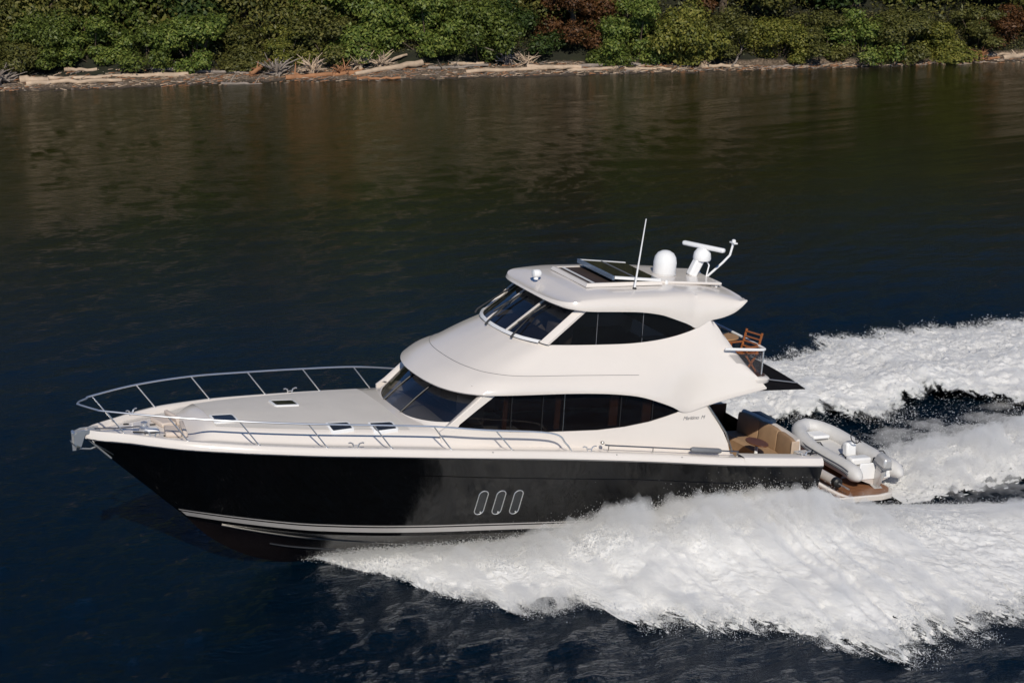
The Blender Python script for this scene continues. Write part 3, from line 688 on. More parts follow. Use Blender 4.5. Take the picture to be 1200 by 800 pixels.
# ---- cockpit: floor, bulkhead, inner lining, stern seat, table
MB().box((15.85, 0, .66), (2.5, 4.15, .06)).build('cockpit_floor', M['tan'], yacht)
MB().box((13.96, 0, 1.95), (.06, 3.9, 2.2)).build('saloon_door', M['glass'], yacht)
for sd in (-1, 1): MB().box((15.85, sd * 2.095, 1.06), (2.5, .03, .80)).build('cockpit_lining', M['darkwood'], yacht)
for sd in (-1, 1):                   # steel pole along the aft edge of the house
    MB().tube([(13.98, sd * 2.08, 2.80), (14.52, sd * 2.09, 2.12), (14.76, sd * 2.08, 1.62)], .022, 6).build('door_handrail', M['dsteel'], yacht)
MB().box((14.35, 1.9, 1.45), (.3, .3, .5)).build('sink_unit', M['white'], yacht, bevel=.04)
MB().box((14.55, -1.9, .95), (.7, .35, .5)).build('step_unit', M['mahog'], yacht, bevel=.02)
def curved(y): return 16.98 + .14 * (1 - (y / 1.3) ** 2)
b = MB(); ys = list(np.linspace(-1.30, 1.26, 14)); cr = []
for y in ys:
    x = curved(y); cr.append([(x + .04, y, .45), (x + .05, y, 1.50), (x + .09, y, 1.55), (x + .15, y, 1.55), (x + .20, y, 1.30), (x + .28, y, .45)])
b.loft(cr); b.fan(cr[0]); b.fan(cr[-1]); seat = b.build('stern_seat', M['gel'], yacht, 35)
b = MB(); cr = []
for y in ys:
    x = curved(y); cr.append([(x - .55, y, .70), (x - .56, y, .94), (x - .50, y, 1.0), (x, y, 1.0), (x + .04, y, .9)])
b.loft(cr); b.fan(cr[0]); b.fan(cr[-1]); b.build('seat_cushion', M['tan'], seat, 35)
for y0, y1 in ((-1.27, -.45), (-.43, .39), (.42, 1.23)):
    b = MB(); cr = []
    for y in np.linspace(y0, y1, 6):
        x = curved(y) ; e = .025 if y in (y0, y1) else 0
        cr.append([(x + .05, y, .98), (x - .10 + e, y, 1.0), (x - .09 + e, y, 1.46 - e), (x - .04, y, 1.53 - e), (x + .05, y, 1.52 - e)])
    b.loft(cr); b.fan(cr[0]); b.fan(cr[-1]); b.build('back_cushion', M['tan'], seat, 40, bevel=.015)
MB().box((17.0, -1.33, 1.26), (.22, .05, .50)).build('seat_end_trim', M['beige'], seat, bevel=.02)
MB().box((17.0, -1.85, .9), (.10, .72, .62)).build('transom_wall', M['gel'], yacht, bevel=.02)
MB().box((16.85, -2.0, 1.395), (.35, .5, .09)).build('stern_locker', M['gel'], yacht, bevel=.02)
bb = MB().box((17.62, 1.15, 1.22), (.36, .8, .36)).build('barbecue_cover', M['navy'], yacht, bevel=.06)
for p, q in (((16.75, -2.15), (17.0, -2.3)), ((16.8, -2.3), (17.02, -2.05))):
    MB().tube([(p[0], p[1], 1.50), (q[0], q[1], 1.52)], .018, 6).build('mooring_line', M['black'], yacht)
ct = thing('cockpit_table', 'small oval wooden table on a white leg in the brown cockpit', 'table', (16.30, -.72, .69))
MB().lathe((0, 0, 0), [(.16, 0), (.16, .02), (.05, .04), (.04, .66)], 14).build('leg', M['white'], ct)
b = MB(); b.prism([(.42 * math.cos(a) * (1 if 1 else 1), .62 * math.sin(a)) for a in np.linspace(0, 2 * math.pi, 24, endpoint=False)], lambda x, y: (x * .55, y * .62, .64), lambda x, y: (x * .55, y * .62, .67)); b.build('tabletop', M['tabled'], ct, bevel=.01)

# ---- swim platform
b = MB(); pp = [(17.05, 2.2), (19.1, 2.2), (19.45, 2.1), (19.66, 1.8), (19.72, 0)]; pp = [(x, -y) for x, y in pp] + pp[::-1][1:]
def pring(z, ins): return [(x - (ins if x > 17.5 else 0), y * (1 - ins / 2.2), z) for x, y in pp]
b.loft([pring(.12, .10), pring(.16, 0), pring(.27, 0), pring(.29, .02)], True); b.fan(pring(.12, .10)); b.fan(pring(.288, .02))
plat = b.build('swim_platform', M['gel'], yacht, 40)
MB().fan(pring(.294, .07)).build('platform_planking', M['teak'], plat)
MB().tube(arc([(17.1, -1.4, .80), (17.5, -1.7, .55), (17.9, -1.98, .34), (18.2, -2.14, .24)], 4), [.05] * 13, 8).build('platform_gutter', M['rubber2'], plat)
MB().box((17.42, 0, .52), (.40, 2.6, .44)).build('transom_step', M['teak'], plat, bevel=.02)
MB().lathe((17.62, 1.15, .3), [(.06, 0), (.05, .75)], 10).build('barbecue_stand', M['steel'], plat)

# ---- lettering on the deckhouse side
cu = bpy.data.curves.new('lettering', 'FONT'); cu.body = 'Maritimo  M'; cu.size = .125; cu.shear = .35; cu.extrude = .002; cu.space_character = .9
to = bpy.data.objects.new('t', cu); C.objects.link(to); bpy.context.view_layer.update()
me = bpy.data.meshes.new_from_object(to); bpy.data.objects.remove(to)
for sd in (-1, 1):
    m2 = me.copy(); m2.materials.clear(); m2.materials.append(M['grey'])
    lo = bpy.data.objects.new('lettering', m2); C.objects.link(lo); lo.parent = house if sd < 0 else house_s
    if sd < 0: lo.matrix_local = Matrix.Translation((13.36, -(fy1(13.4, 2.5) + .004), 2.475)) @ Matrix.Rotation(R(90), 4, 'X')
    else: lo.matrix_local = Matrix.Translation((13.92, fy1(13.4, 2.5) + .004, 2.475)) @ Matrix.Rotation(R(180), 4, 'Z') @ Matrix.Rotation(R(90), 4, 'X')

# ---- loose furniture on the balcony
FZ = 3.44
t = thing('balcony_table', 'tan oval wooden table standing on the upper aft balcony', 'table', (14.96, -.78, FZ))
b = MB(); b.prism([(.42 * math.cos(a), .36 * math.sin(a)) for a in np.linspace(0, 2 * math.pi, 26, endpoint=False)], lambda x, y: (x, y, .60), lambda x, y: (x, y, .64)); b.build('tabletop', M['tablewood'], t, bevel=.01)
MB().lathe((0, 0, 0), [(.18, 0), (.18, .02), (.04, .04), (.035, .60)], 12).build('leg', M['steel'], t)
def chair(label, loc, rz):
    t = thing('wooden_chair', label, 'chair', loc, 'folding wooden chairs on the balcony', rz=rz)
    for sx in (-1, 1):
        MB().bar((-.22, sx * .24, .0), (.20, sx * .24, .44), .03, .045).build('leg', M['mahog'], t)
        MB().bar((.20, sx * .24, .0), (-.22, sx * .24, .44), .03, .045).build('leg', M['mahog'], t)
        MB().bar((-.26, sx * .26, .64), (.20, sx * .26, .62), .05, .03).build('armrest', M['mahog'], t)
        MB().bar((.16, sx * .24, .42), (.30, sx * .24, .92), .03, .045).build('back_post', M['mahog'], t)
        MB().bar((-.20, sx * .25, .42), (-.20, sx * .25, .63), .03, .03).build('arm_post', M['mahog'], t)
    b = MB()
    for k in range(6): b.box((-.2 + k * .08, 0, .45), (.06, .50, .02))
    b.build('seat', M['mahog'], t)
    b = MB()
    for k in range(4): b.bar((.19 + k * .03, -.24, .54 + k * .11), (.19 + k * .03, .24, .54 + k * .11), .07, .018)
    b.build('backrest', M['mahog'], t)
chair('orange wooden folding chair on the cabin side of the tan balcony table', (14.78, -.10, FZ), 2.4)
chair('orange wooden chair at the near balcony corner rising above the white rail', (15.22, -1.42, FZ - .04), .3)
chair('orange wooden chair on the far inner side of the tan balcony table', (14.55, .35, FZ), 1.9)

# ---- inflatable tender on the platform
TX, TY, TZ = 19.22, -.10, .29
td = thing('inflatable_tender', 'grey inflatable tender lying across the teak swim platform', 'dinghy', (TX, TY, TZ), rz=R(2))
def U(y): return .56 - .0 * y
tub = [(-.62, -1.72, .30), (-.62, -1.2, .40), (-.62, -.3, .43), (-.60, .5, .47), (-.50, 1.05, .54), (-.28, 1.45, .60), (0, 1.60, .63)]
tp = arc(tub, 5); tp = tp + [Vector((-p.x, p.y, p.z)) for p in tp[::-1][1:]]
n = len(tp); rr_ = [.20 * min(1, .18 + (min(i, n - 1 - i) / 4) ** .7) for i in range(n)]
tubes = MB().tube(tp, rr_, 16).build('inflatable_tube', M['rubber'], td, 60)
out = [p + (Vector((p.x, (p.y if p.y > .4 else 0), 0)).normalized() * .205) for p in tp[3:-3]]
MB().tube(out, .032, 6).build('rubbing_strake', M['grey'], tubes)
MB().tube([p + Vector((0, 0, .085)) - Vector((0, 0, 0)) for p in out], .012, 6).build('rubbing_strake', M['grey'], tubes)
b = MB(); rows = []
for y in np.linspace(-1.45, 1.5, 14):
    h = .52 * (1 if y < .4 else max(.05, 1 - ((y - .4) / 1.15) ** 2)); kz = .02 + (.35 * max(0, (y - .3) / 1.2) ** 2)
    rows.append([(-h, y, .36 + .1 * max(0, y)), (-h * .8, y, .16 + kz), (0, y, kz), (h * .8, y, .16 + kz), (h, y, .36 + .1 * max(0, y))])
b.loft(rows); b.fan(rows[0]); b.build('rigid_hull', M['rubber2'], td, 40)
b = MB(); rows = []
for y in np.linspace(-1.45, 1.35, 10):
    h = .5 * (1 if y < .4 else max(.1, 1 - ((y - .4) / 1.15) ** 2)); rows.append([(-h, y, .33 + .12 * max(0, y)), (h, y, .33 + .12 * max(0, y))])
b.loft(rows); b.build('floor', M['rubber'], td)
MB().box((0, -1.44, .40), (.95, .06, .42)).build('transom', M['white'], td, bevel=.02)
MB().box((.02, -.72, .44), (.60, .30, .18)).build('bench_seat', M['white'], td, bevel=.05)
MB().box((0, 1.05, .55), (.5, .45, .10)).build('bow_locker', M['white'], td, bevel=.04)
con = MB().box((.12, -.18, .55), (.30, .22, .36), (R(-10), 0, 0)).build('console', M['white'], td, bevel=.05)
b = MB(); b.tube([(.12 + .15 * math.cos(a), -.38 + .05 * math.sin(a), .93 + .15 * math.sin(a)) for a in np.linspace(0, 2 * math.pi, 19)], .014, 6, caps=False)
for a in (.5, 2.6, 4.7): b.tube([(.12, -.37, .93), (.12 + .15 * math.cos(a), -.38 + .05 * math.sin(a), .93 + .15 * math.sin(a))], .01, 5)
b.build('steering_wheel', M['black'], con)
for x, y in ((-.62, -.9), (-.6, .1), (.62, -.9), (.6, .1)):
    MB().tube([(x * .98, y - .14, .62), (x * .98, y, .69), (x * .98, y + .14, .65)], .014, 6).build('grab_handle', M['black'], td)
om = MB()                              # outboard, tilted
def O(y, z): a = R(14); return (-1.46 + y * math.cos(a) - z * math.sin(a), .66 + y * math.sin(a) + z * math.cos(a))
def obox(m, cy, cz, w, d, h, tw=1, td_=1):
    w, d = w * .8, d * .8
    y0, z0 = cy - d / 2, cz - h / 2; vs = []
    for zz, s in ((z0, 1), (z0 + h, 0)):
        ww = w if s else w * tw; dd = d if s else d * td_
        for sx, sy in ((-1, -1), (1, -1), (1, 1), (-1, 1)):
            Y, Z = O(cy + sy * dd / 2, zz); vs.append((.02 + sx * ww / 2, Y, Z))
    m.add(vs, [(3, 2, 1, 0), (4, 5, 6, 7), (0, 1, 5, 4), (1, 2, 6, 5), (2, 3, 7, 6), (3, 0, 4, 7)])
obox(om, -.22, .14, .36, .60, .26, .74, .70); outb = om.build('outboard_motor', M['silver'], td, bevel=.06)
m = MB(); obox(m, -.22, .0, .35, .56, .05); m.build('cowling_band', M['grey'], outb, bevel=.02)
m = MB(); obox(m, -.22, -.30, .11, .26, .60, 1.9, 1.5); m.build('midsection', M['silver'], outb, bevel=.04)
m = MB(); obox(m, -.25, -.60, .30, .44, .02); obox(m, -.22, -.74, .05, .22, .28); m.build('lower_unit', M['silver'], outb, bevel=.015)
m = MB(); Y, Z = O(-.22, -.72); m.lathe((.02, Y - .25, Z), [(.02, 0), (.06, .08), (.07, .3), (.03, .48)], 12, 'y'); m.build('gearcase', M['silver'], outb)
m = MB()
for k in range(3):
    a = k * 2.1; m.add([(.02, Y - .26, Z), (.02 + .13 * math.cos(a), Y - .29, Z + .13 * math.sin(a)), (.02 + .13 * math.cos(a + .7), Y - .24, Z + .13 * math.sin(a + .7))], [(0, 1, 2)])
m.build('propeller', M['dsteel'], outb)
m = MB(); obox(m, .06, -.12, .20, .10, .34); m.build('clamp_bracket', M['black'], outb, bevel=.02)
for sx in (-.3, .3):
    m = MB(); m.prism([(-.45, 0), (.45, 0), (.3, .14), (0, .05), (-.3, .14)], lambda x, z: (x, sx * 2.4 - .02, z), lambda x, z: (x, sx * 2.4 + .02, z)); m.build('cradle', M['white'], td)
fd = thing('cylinder_fender', 'pale cylindrical fender with a black end beside the tender', 'fender', (18.0, -1.35, .55))
MB().tube([(0, .48, 0), (0, .40, 0), (0.02, -.28, -.01), (.02, -.34, -.01)], [.05, .12, .12, .11], 14).build('fender_body', M['rubber2'], fd)
MB().tube([(0.02, -.34, -.01), (.02, -.48, -.01), (.02, -.52, -.01)], [.125, .125, .08], 14).build('end_cap', M['black'], fd)
MB().tube([(0.02, -.52, -.01), (.1, -.85, -.05)], .02, 6).build('fender_rod', M['steel'], fd)


# ================================================================ water, wake and spray (world coordinates, water at z = 0)
rng = np.random.default_rng(11)
def fbm_tex(n, beta, seed, kmin=1, kmax=1e9):
    r = np.random.default_rng(seed); f = np.fft.fftfreq(n) * n; kx, ky = np.meshgrid(f, f); k = np.hypot(kx, ky)
    a = np.where((k >= kmin) & (k <= kmax), np.maximum(k, 1) ** (-beta), 0)
    t = np.real(np.fft.ifft2(a * np.exp(2j * np.pi * r.random((n, n))))); return (t - t.mean()) / t.std()
T1 = fbm_tex(1024, 1.7, 1); T2 = fbm_tex(1024, 1.25, 2, 6); T3 = fbm_tex(1024, 1.5, 3, 3)
def samp(T, x, y, per):             # periodic bilinear sampling, period in metres
    n = T.shape[0]; u = np.asarray(x) / per * n; v = np.asarray(y) / per * n; i = np.floor(u).astype(int); j = np.floor(v).astype(int); a = u - i; b = v - j
    i %= n; j %= n; i1 = (i + 1) % n; j1 = (j + 1) % n
    return T[i, j] * (1 - a) * (1 - b) + T[i1, j] * a * (1 - b) + T[i, j1] * (1 - a) * b + T[i1, j1] * a * b
def sst(a, b, x): t = np.clip((x - a) / (b - a), 0, 1); return t * t * (3 - 2 * t)
WD = []
for i in range(70):
    L = 10 ** rng.uniform(math.log10(.35), math.log10(3.2)); th = math.radians(-62) + rng.normal(0, .55)
    WD.append((2 * math.pi / L, math.cos(th), math.sin(th), rng.uniform(0, 6.28), .0035 * L ** .80))
def waves(x, y):
    z = np.zeros_like(x); gust = .75 + .35 * np.clip(samp(T1, x, y, 90), -1.5, 1.5)
    for k, c, s, ph, a in WD:
        z += a * np.sin(k * (x * c + y * s) + ph)
    return z * gust * (1 - .68 * sst(4, 24, y))
def hullw(x): return np.interp(x, [4.6, 6, 8, 10, 13, 17.2, 17.3, 60], [0, .75, 1.55, 1.95, 2.2, 2.3, 2.3, 2.3])
NE = np.array([(4.7, 0.05), (5.2, .1), (5.6, .9), (6.2, 1.7), (6.8, 2.7), (7.5, 3.5), (8.4, 4.3), (9.5, 5.0), (10.0, 5.8), (11.0, 6.5), (11.9, 7.4), (12.4, 8.1), (13.3, 8.8), (14.1, 9.5), (15.3, 9.6), (16.8, 9.1), (19, 9.6), (24, 11.6), (34, 15.5), (60, 24)])
def near_out(x): return np.interp(x, NE[:, 0], NE[:, 1])
def near_ridge(x): return np.interp(x, [4.7, 6, 7, 9.8, 11.5, 13.4, 15.8, 18, 20, 23, 30, 60], [.05, .7, 1.5, 2.7, 3.3, 4.0, 4.3, 4.7, 5.3, 6.8, 9.5, 20])
def near_rz(x): return np.interp(x, [4.7, 5.3, 6, 7, 9.8, 11.5, 13.4, 15.8, 18, 20, 23, 30, 60], [.02, .10, .20, .28, .48, .76, .98, .86, .52, .44, .40, .38, .3])
def near_in(x): return np.where(x < 17.3, hullw(x) - .1, np.interp(x, [17.3, 19, 21, 24, 30, 60], [2.35, 2.9, 3.8, 5.2, 7.5, 17]))
def trough(x, y):                   # the water sinks between the stern wash and the spray walls
    a = sst(17, 20, x); return -.20 * a * np.exp(-((np.abs(y) - 2.6) / 1.6) ** 2) - .16 * sst(16.6, 17.4, x) * (1 - sst(19.6, 20.4, x)) * (np.abs(y) < 2.6)
def wz(x, y): return waves(x, y) * (1 + .35 * np.exp(-((y + 8) / 7.) ** 2) * sst(2, 8, x)) + trough(x, y)

def grid_mesh(name, X, Y, Z, mats, keep=None, attr=None):
    n, m = X.shape; idx = np.arange(n * m).reshape(n, m)
    q = np.stack([idx[:-1, :-1], idx[1:, :-1], idx[1:, 1:], idx[:-1, 1:]], -1).reshape(-1, 4)
    if keep is not None:
        kk = keep[:-1, :-1] | keep[1:, :-1] | keep[1:, 1:] | keep[:-1, 1:]; q = q[kk.reshape(-1)]
    me = bpy.data.meshes.new(name); V = np.stack([X, Y, Z], -1).reshape(-1, 3).astype('f')
    me.vertices.add(len(V)); me.vertices.foreach_set('co', V.ravel())
    me.loops.add(q.size); me.loops.foreach_set('vertex_index', q.ravel().astype('i'))
    me.polygons.add(len(q)); me.polygons.foreach_set('loop_start', np.arange(0, q.size, 4, dtype='i')); me.polygons.foreach_set('loop_total', np.full(len(q), 4, 'i'))
    if attr is not None:
        for nm, a in attr.items():
            at = me.attributes.new(nm, 'FLOAT', 'POINT'); at.data.foreach_set('value', a.reshape(-1).astype('f'))
    me.update(); me.validate(); me.polygons.foreach_set('use_smooth', np.ones(len(me.polygons), bool))
    me.materials.append(mats); o = bpy.data.objects.new(name, me); C.objects.link(o); return o

# water material: dark, clear, reflective, with small ripples
k = NT('sea_water'); v = k.coord('Object', (1, 1, 1), (0, 0, R(28)))
v2 = k.coord('Object', (1.0, 2.2, 1), (0, 0, R(28)))
sx = k.n('ShaderNodeSeparateXYZ'); k.l(v0 := k.coord(), sx.inputs[0])          # base colour paints in reflections: sky blue near, olive of the trees shoreward
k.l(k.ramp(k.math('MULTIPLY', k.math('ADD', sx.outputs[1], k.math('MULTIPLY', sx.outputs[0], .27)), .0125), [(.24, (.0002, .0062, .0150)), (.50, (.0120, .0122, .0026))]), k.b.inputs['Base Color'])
k.b.inputs['Roughness'].default_value = .05; k.b.inputs['IOR'].default_value = 1.33
far = k.n('ShaderNodeMapRange'); k.l(sx.outputs[1], far.inputs[0]); far.inputs[1].default_value = -6; far.inputs[2].default_value = 16; far.inputs[3].default_value = 1.; far.inputs[4].default_value = .20; FO = far.outputs[0]
n1 = k.bump(k.math('MULTIPLY', k.noise(4.2, 4, .62, v2, .25), FO), 1., .12); n2 = k.bump(k.math('MULTIPLY', k.noise(1.3, 3, .55, v2, .4), FO), .5, .10, n1)
k.l(n2, k.b.inputs['Normal'])
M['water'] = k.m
gx = np.concatenate([[-3000, -1500, -800, -400, -200, -120, -80, -60, -45, -34, -28], np.arange(-24, 40, .14), [41, 44, 50, 60, 75, 95, 130, 200, 400, 800, 1500, 3000]])
gy = np.concatenate([[-3000, -1500, -600, -200, -90, -50, -35, -28, -24, -21], np.arange(-19, 34, .14), np.arange(34.3, 70, .5), [75, 120, 600, 1500, 3000]])
X, Y = np.meshgrid(gx, gy, indexing='ij')
fade = sst(-50, -24, X) * (1 - sst(40, 95, X)) * sst(-35, -19, Y) * (1 - sst(60, 90, Y)) * np.where(Y > 34, .6, 1)
Z = wz(X, Y) * fade
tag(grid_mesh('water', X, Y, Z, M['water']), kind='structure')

# foam material: bright aerated water, torn to lace where the foam thins
def foam_mat(name, sc=1., lace=1.0, bmp=.06):
    k = NT(name); v = k.coord('Object', (.7 * sc, 1.5 * sc, 1))
    at = k.n('ShaderNodeAttribute', attribute_name='foam').outputs['Fac']
    f1 = k.noise(2.4, 8, .68, v, .8); f2 = k.noise(13, 5, .7, v, .3)
    col = k.ramp(k.math('ADD', k.math('MULTIPLY', f1, .55), k.math('MULTIPLY', f2, .45)), [(.28, (.64, .64, .64)), (.45, (.74, .735, .725)), (.58, (.79, .785, .77))])
    thin = k.n('ShaderNodeMix', data_type='RGBA'); k.l(k.math('MULTIPLY', at, 1.6), thin.inputs[0]); thin.inputs[6].default_value = (.36, .40, .39, 1); k.l(col, thin.inputs[7])
    thin.clamp_factor = True
    k.l(thin.outputs[2], k.b.inputs['Base Color']); k.b.inputs['Roughness'].default_value = .85
    k.b.inputs['Specular IOR Level'].default_value = .2
    # alpha: foam amount against two scales of noise
    a = k.math('ADD', k.math('MULTIPLY', f1, .6), k.math('MULTIPLY', f2, .55))
    d = k.math('SUBTRACT', k.math('MULTIPLY', at, 1.25 * lace), k.math('SUBTRACT', a, .24))
    al = k.math('MULTIPLY', d, 5.0); al = k.n('ShaderNodeClamp'); k.l(k.math('MULTIPLY', d, 5.0), al.inputs[0])
    k.l(al.outputs[0], k.b.inputs['Alpha'])
    k.l(k.bump(f2, bmp, .03, k.bump(f1, bmp, .10)), k.b.inputs['Normal'])
    return k.m
M['foam'] = foam_mat('bow_spray_foam', 1.); M['foam2'] = foam_mat('wake_foam', 1.15, bmp=.5); 

# --- near side spray wall
def spray_patch(name, x0, x1, side, st, zk, label, ridge=near_ridge, rzf=near_rz, innf=near_in, outf=near_out, noise_amp=1., mat='foam'):
    xs = np.arange(x0, x1, st); w_ = np.linspace(0, 1.10, int(9.5 / st))
    X, W = np.meshgrid(xs, w_, indexing='ij')
    yi, yr, yo = innf(X), ridge(X), outf(X)
    yo = yo + (.45 * samp(T3, X, X * 0 + 3., 17) * sst(5, 9, X) + .07 * samp(T2, X, X * 0 + 9., 9) * sst(5, 7, X)) * noise_amp
    wr = np.clip((yr - yi) / (yo - yi), .05, .9)
    y = yi + (yo - yi) * W
    zr = rzf(X) * (1 + .10 * samp(T3, X, X * 0, 14))
    up = sst(0, 1, W / wr); t = np.clip((W - wr) / (1 - wr), 0, 1)
    zin = np.where(X < 17.3, .72, .10) * zr
    z = np.where(W < wr, zin + (zr - zin) * up, zr * (1 - t ** 1.5) ** 1.0 * (1 - .15 * np.sin(math.pi * t)))
    env = sst(0, .12, W) * (1 - sst(.98, 1.02, W)) * sst(4.8, 8, X)
    tex = (.030 if side < 0 else .05) * samp(T1, X * .8, y * 1.2, 9) + (.010 if side < 0 else .022) * samp(T2, X, y, 8) + (.005 if side < 0 else .012) * samp(T2, X * 3, y * 3, 7)
    z = z + env * tex * noise_amp * (.6 + zk) + .02
    m = 1 - sst(.93, 1.04, W + .045 * samp(T2, X * 2, y * 2, 7))
    m = m * sst(4.7, 5.4, X) * (.35 + .65 * sst(.0, .06, W) if side < 0 else 1)
    m = m * (1 - .35 * sst(.5, 2.2, -samp(T3, X, y, 16)) * sst(18, 22, X))
    if side > 0: m = m * (1 - sst(16, 18, X) * (1 - sst(-.02, .24, W + .045 * samp(T3, X, y * 0, 15) + .02 * samp(T2, X, y, 9) - .03)))
    o = grid_mesh(name, X, side * y, z, M[mat], keep=m > .03, attr={'foam': m})
    tag(o, label, 'spray', kind='stuff'); return X, side * y, z, m
nsp = spray_patch('bow_spray', 4.7, 31, -1, .055, .6, 'thick white spray wall thrown out along the near side of the black hull')

# --- far side wash
def far_in(x): return np.where(x < 17.3, hullw(x) - .1, np.interp(x, [17.3, 19, 22, 26, 32, 60], [2.35, 2.6, 2.25, 1.9, 1.7, 2.6]))
def far_ridge(x): return np.interp(x, [4.7, 6, 8, 12, 16, 20, 60], [.1, .9, 2.2, 3.8, 4.6, 4.6, 5.5])
def far_out(x): return np.interp(x, [4.7, 5.6, 7, 9, 12, 15, 18, 20, 22.6, 23.4, 24.4, 25, 27, 28.2, 29, 31, 33, 60], [.05, .9, 2.4, 4.2, 5.9, 7.1, 8.0, 8.4, 8.7, 8.5, 8.4, 9.3, 9.2, 9.0, 9.4, 8.8, 9.0, 13])
def far_rz(x): return np.interp(x, [4.7, 6, 8, 12, 15, 18, 22, 30, 60], [.02, .2, .4, .7, .70, .60, .55, .5, .3])
fsp = spray_patch('far_wake_foam', 4.7, 42, 1, .07, .75, 'broad churned white foam streaming aft beyond the far side of the yacht', far_ridge, far_rz, far_in, far_out, .75, 'foam2')

# --- stern wash behind the platform
xs = np.arange(19.55, 40, .06); ys_ = np.arange(-3.6, 3.2, .06); X, Y = np.meshgrid(xs, ys_, indexing='ij')
cy = -1.1 + .04 * (X - 20); half = np.interp(X, [16.9, 18, 20, 24, 40], [1.7, 1.7, 1.55, 1.35, 2.2])
d = (Y - cy) / half
hump = np.interp(X, [16.9, 19.8, 20.8, 23, 28, 40], [.0, .0, .22, .36, .4, .25]) * np.clip(1 - d * d, 0, 1) ** .8
tex = .05 * samp(T1, X, Y * 1.3, 8) + .025 * samp(T2, X, Y, 8) + .015 * samp(T2, X * 3, Y * 3, 7)
Z = hump + tex * (1 - sst(.8, 1.15, np.abs(d))) * sst(19.5, 20.5, X) + .015 + trough(X, Y) * .6
m = (1 - sst(.72, 1.12, np.abs(d) + .14 * samp(T2, X, Y * 2, 8))) * (1 - .3 * sst(0, 2, samp(T3, X, Y, 11)))
tag(grid_mesh('stern_wash', X, Y, Z, M['foam2'], keep=m > .03, attr={'foam': m}), 'mound of white turbulent wash boiling up behind the swim platform', 'wash', kind='stuff')
ssp = (X, Y, Z, m)

# --- droplets: many small beads of water flung off the spray
def droplets(name, pts, size, label):
    n = len(pts); tet = np.array([(1, 1, 1), (1, -1, -1), (-1, 1, -1), (-1, -1, 1)], 'f') * .62
    oc = np.array([(1, 0, 0), (-1, 0, 0), (0, 1, 0), (0, -1, 0), (0, 0, 1), (0, 0, -1)], 'f')
    of = np.array([(0, 2, 4), (2, 1, 4), (1, 3, 4), (3, 0, 4), (2, 0, 5), (1, 2, 5), (3, 1, 5), (0, 3, 5)])
    V = (pts[:, None, :] + tet[None] * size[:, None, None] * rng.choice([-1., 1.], (n, 1, 3)) * rng.uniform(.8, 1.2, (n, 1, 3))).reshape(-1, 3).astype('f')
    of = np.array([(0, 2, 1), (0, 1, 3), (0, 3, 2), (1, 2, 3)])
    F = (of[None] + (np.arange(n) * 4)[:, None, None]).reshape(-1, 3)
    me = bpy.data.meshes.new(name); me.vertices.add(len(V)); me.vertices.foreach_set('co', V.ravel())
    me.loops.add(F.size); me.loops.foreach_set('vertex_index', F.ravel().astype('i'))
    me.polygons.add(len(F)); me.polygons.foreach_set('loop_start', np.arange(0, F.size, 3, dtype='i')); me.polygons.foreach_set('loop_total', np.full(len(F), 3, 'i'))
    me.update(); me.polygons.foreach_set('use_smooth', np.ones(len(F), bool)); me.materials.append(M['drop'])
    o = bpy.data.objects.new(name, me); C.objects.link(o); return tag(o, label, 'spray', kind='stuff')
k = NT('water_droplets'); k.b.inputs['Base Color'].default_value = (.9, .9, .9, 1); k.b.inputs['Roughness'].default_value = .6
tr = k.n('ShaderNodeBsdfTranslucent'); tr.inputs[0].default_value = (.95, .95, .95, 1); ms = k.n('ShaderNodeMixShader'); ms.inputs[0].default_value = .5
k.l(k.b.outputs[0], ms.inputs[1]); k.l(tr.outputs[0], ms.inputs[2]); k.l(ms.outputs[0], k.out.inputs[0])
M['drop'] = k.m
def pick(patch, n, wt):
    X, Y, Z, m = patch; p = (wt * (m > .02)).ravel().astype(float); p /= p.sum(); i = rng.choice(p.size, n, p=p)
    return np.stack([X.ravel()[i], Y.ravel()[i], Z.ravel()[i]], -1) + rng.normal(0, .05, (n, 3)) * [1, 1, .2]
def fly_off(P, up, side, out):      # throw beads upwards and outwards, fewer the farther
    n = len(P); P = P.copy(); P[:, 2] += rng.exponential(up, n); P[:, 1] += side * rng.exponential(out, n) + rng.normal(0, out * .5, n); P[:, 0] += rng.exponential(out * .8, n)
    P[:, 2] = np.maximum(P[:, 2], .01); return P
X, Y, Z, m = nsp
slope = np.abs(np.gradient(m, axis=1)); slope = slope / slope.max()
A = fly_off(pick(nsp, 100000, slope), .05, -1, .08)
nr = np.exp(-((np.abs(Y) - near_ridge(X)) / .7) ** 2)
B = fly_off(pick(nsp, 70000, nr * sst(6, 9, X) * (1 - .8 * sst(17, 19, X))), .085, -1, .05)
inn = np.exp(-((np.abs(Y) - near_in(X)) / .35) ** 2)
Cc = fly_off(pick(nsp, 110000, inn * sst(5, 8, X) * (1 - .85 * sst(13.5, 16.5, X)) * (1 - sst(16.5, 17.5, X)) * (.3 + sst(9, 12, X))), .09, 1, .0)
Cc[:, 1] -= np.abs(rng.normal(0, .08, len(Cc)))
P = np.concatenate([A, B, Cc]); droplets('spray_droplets', P, rng.lognormal(math.log(.0075), .35, len(P)), 'fine white droplets hanging over the near side spray')
X, Y, Z, m = ssp
A = fly_off(pick(ssp, 40000, m * sst(18.5, 21, X) * (X < 32)), .12, 0, .06); B = fly_off(pick(ssp, 9000, m * sst(19.6, 20.5, X) * (X < 25)), .26, 1, .45)
P = np.concatenate([A, B]); droplets('wash_droplets', P, rng.lognormal(math.log(.0075), .4, len(P)), 'fine white droplets flying above the stern wash')
X, Y, Z, m = fsp
slope = np.abs(np.gradient(m, axis=1)); slope = slope / slope.max()
inn = np.exp(-((np.abs(Y) - far_in(X)) / .6) ** 2)
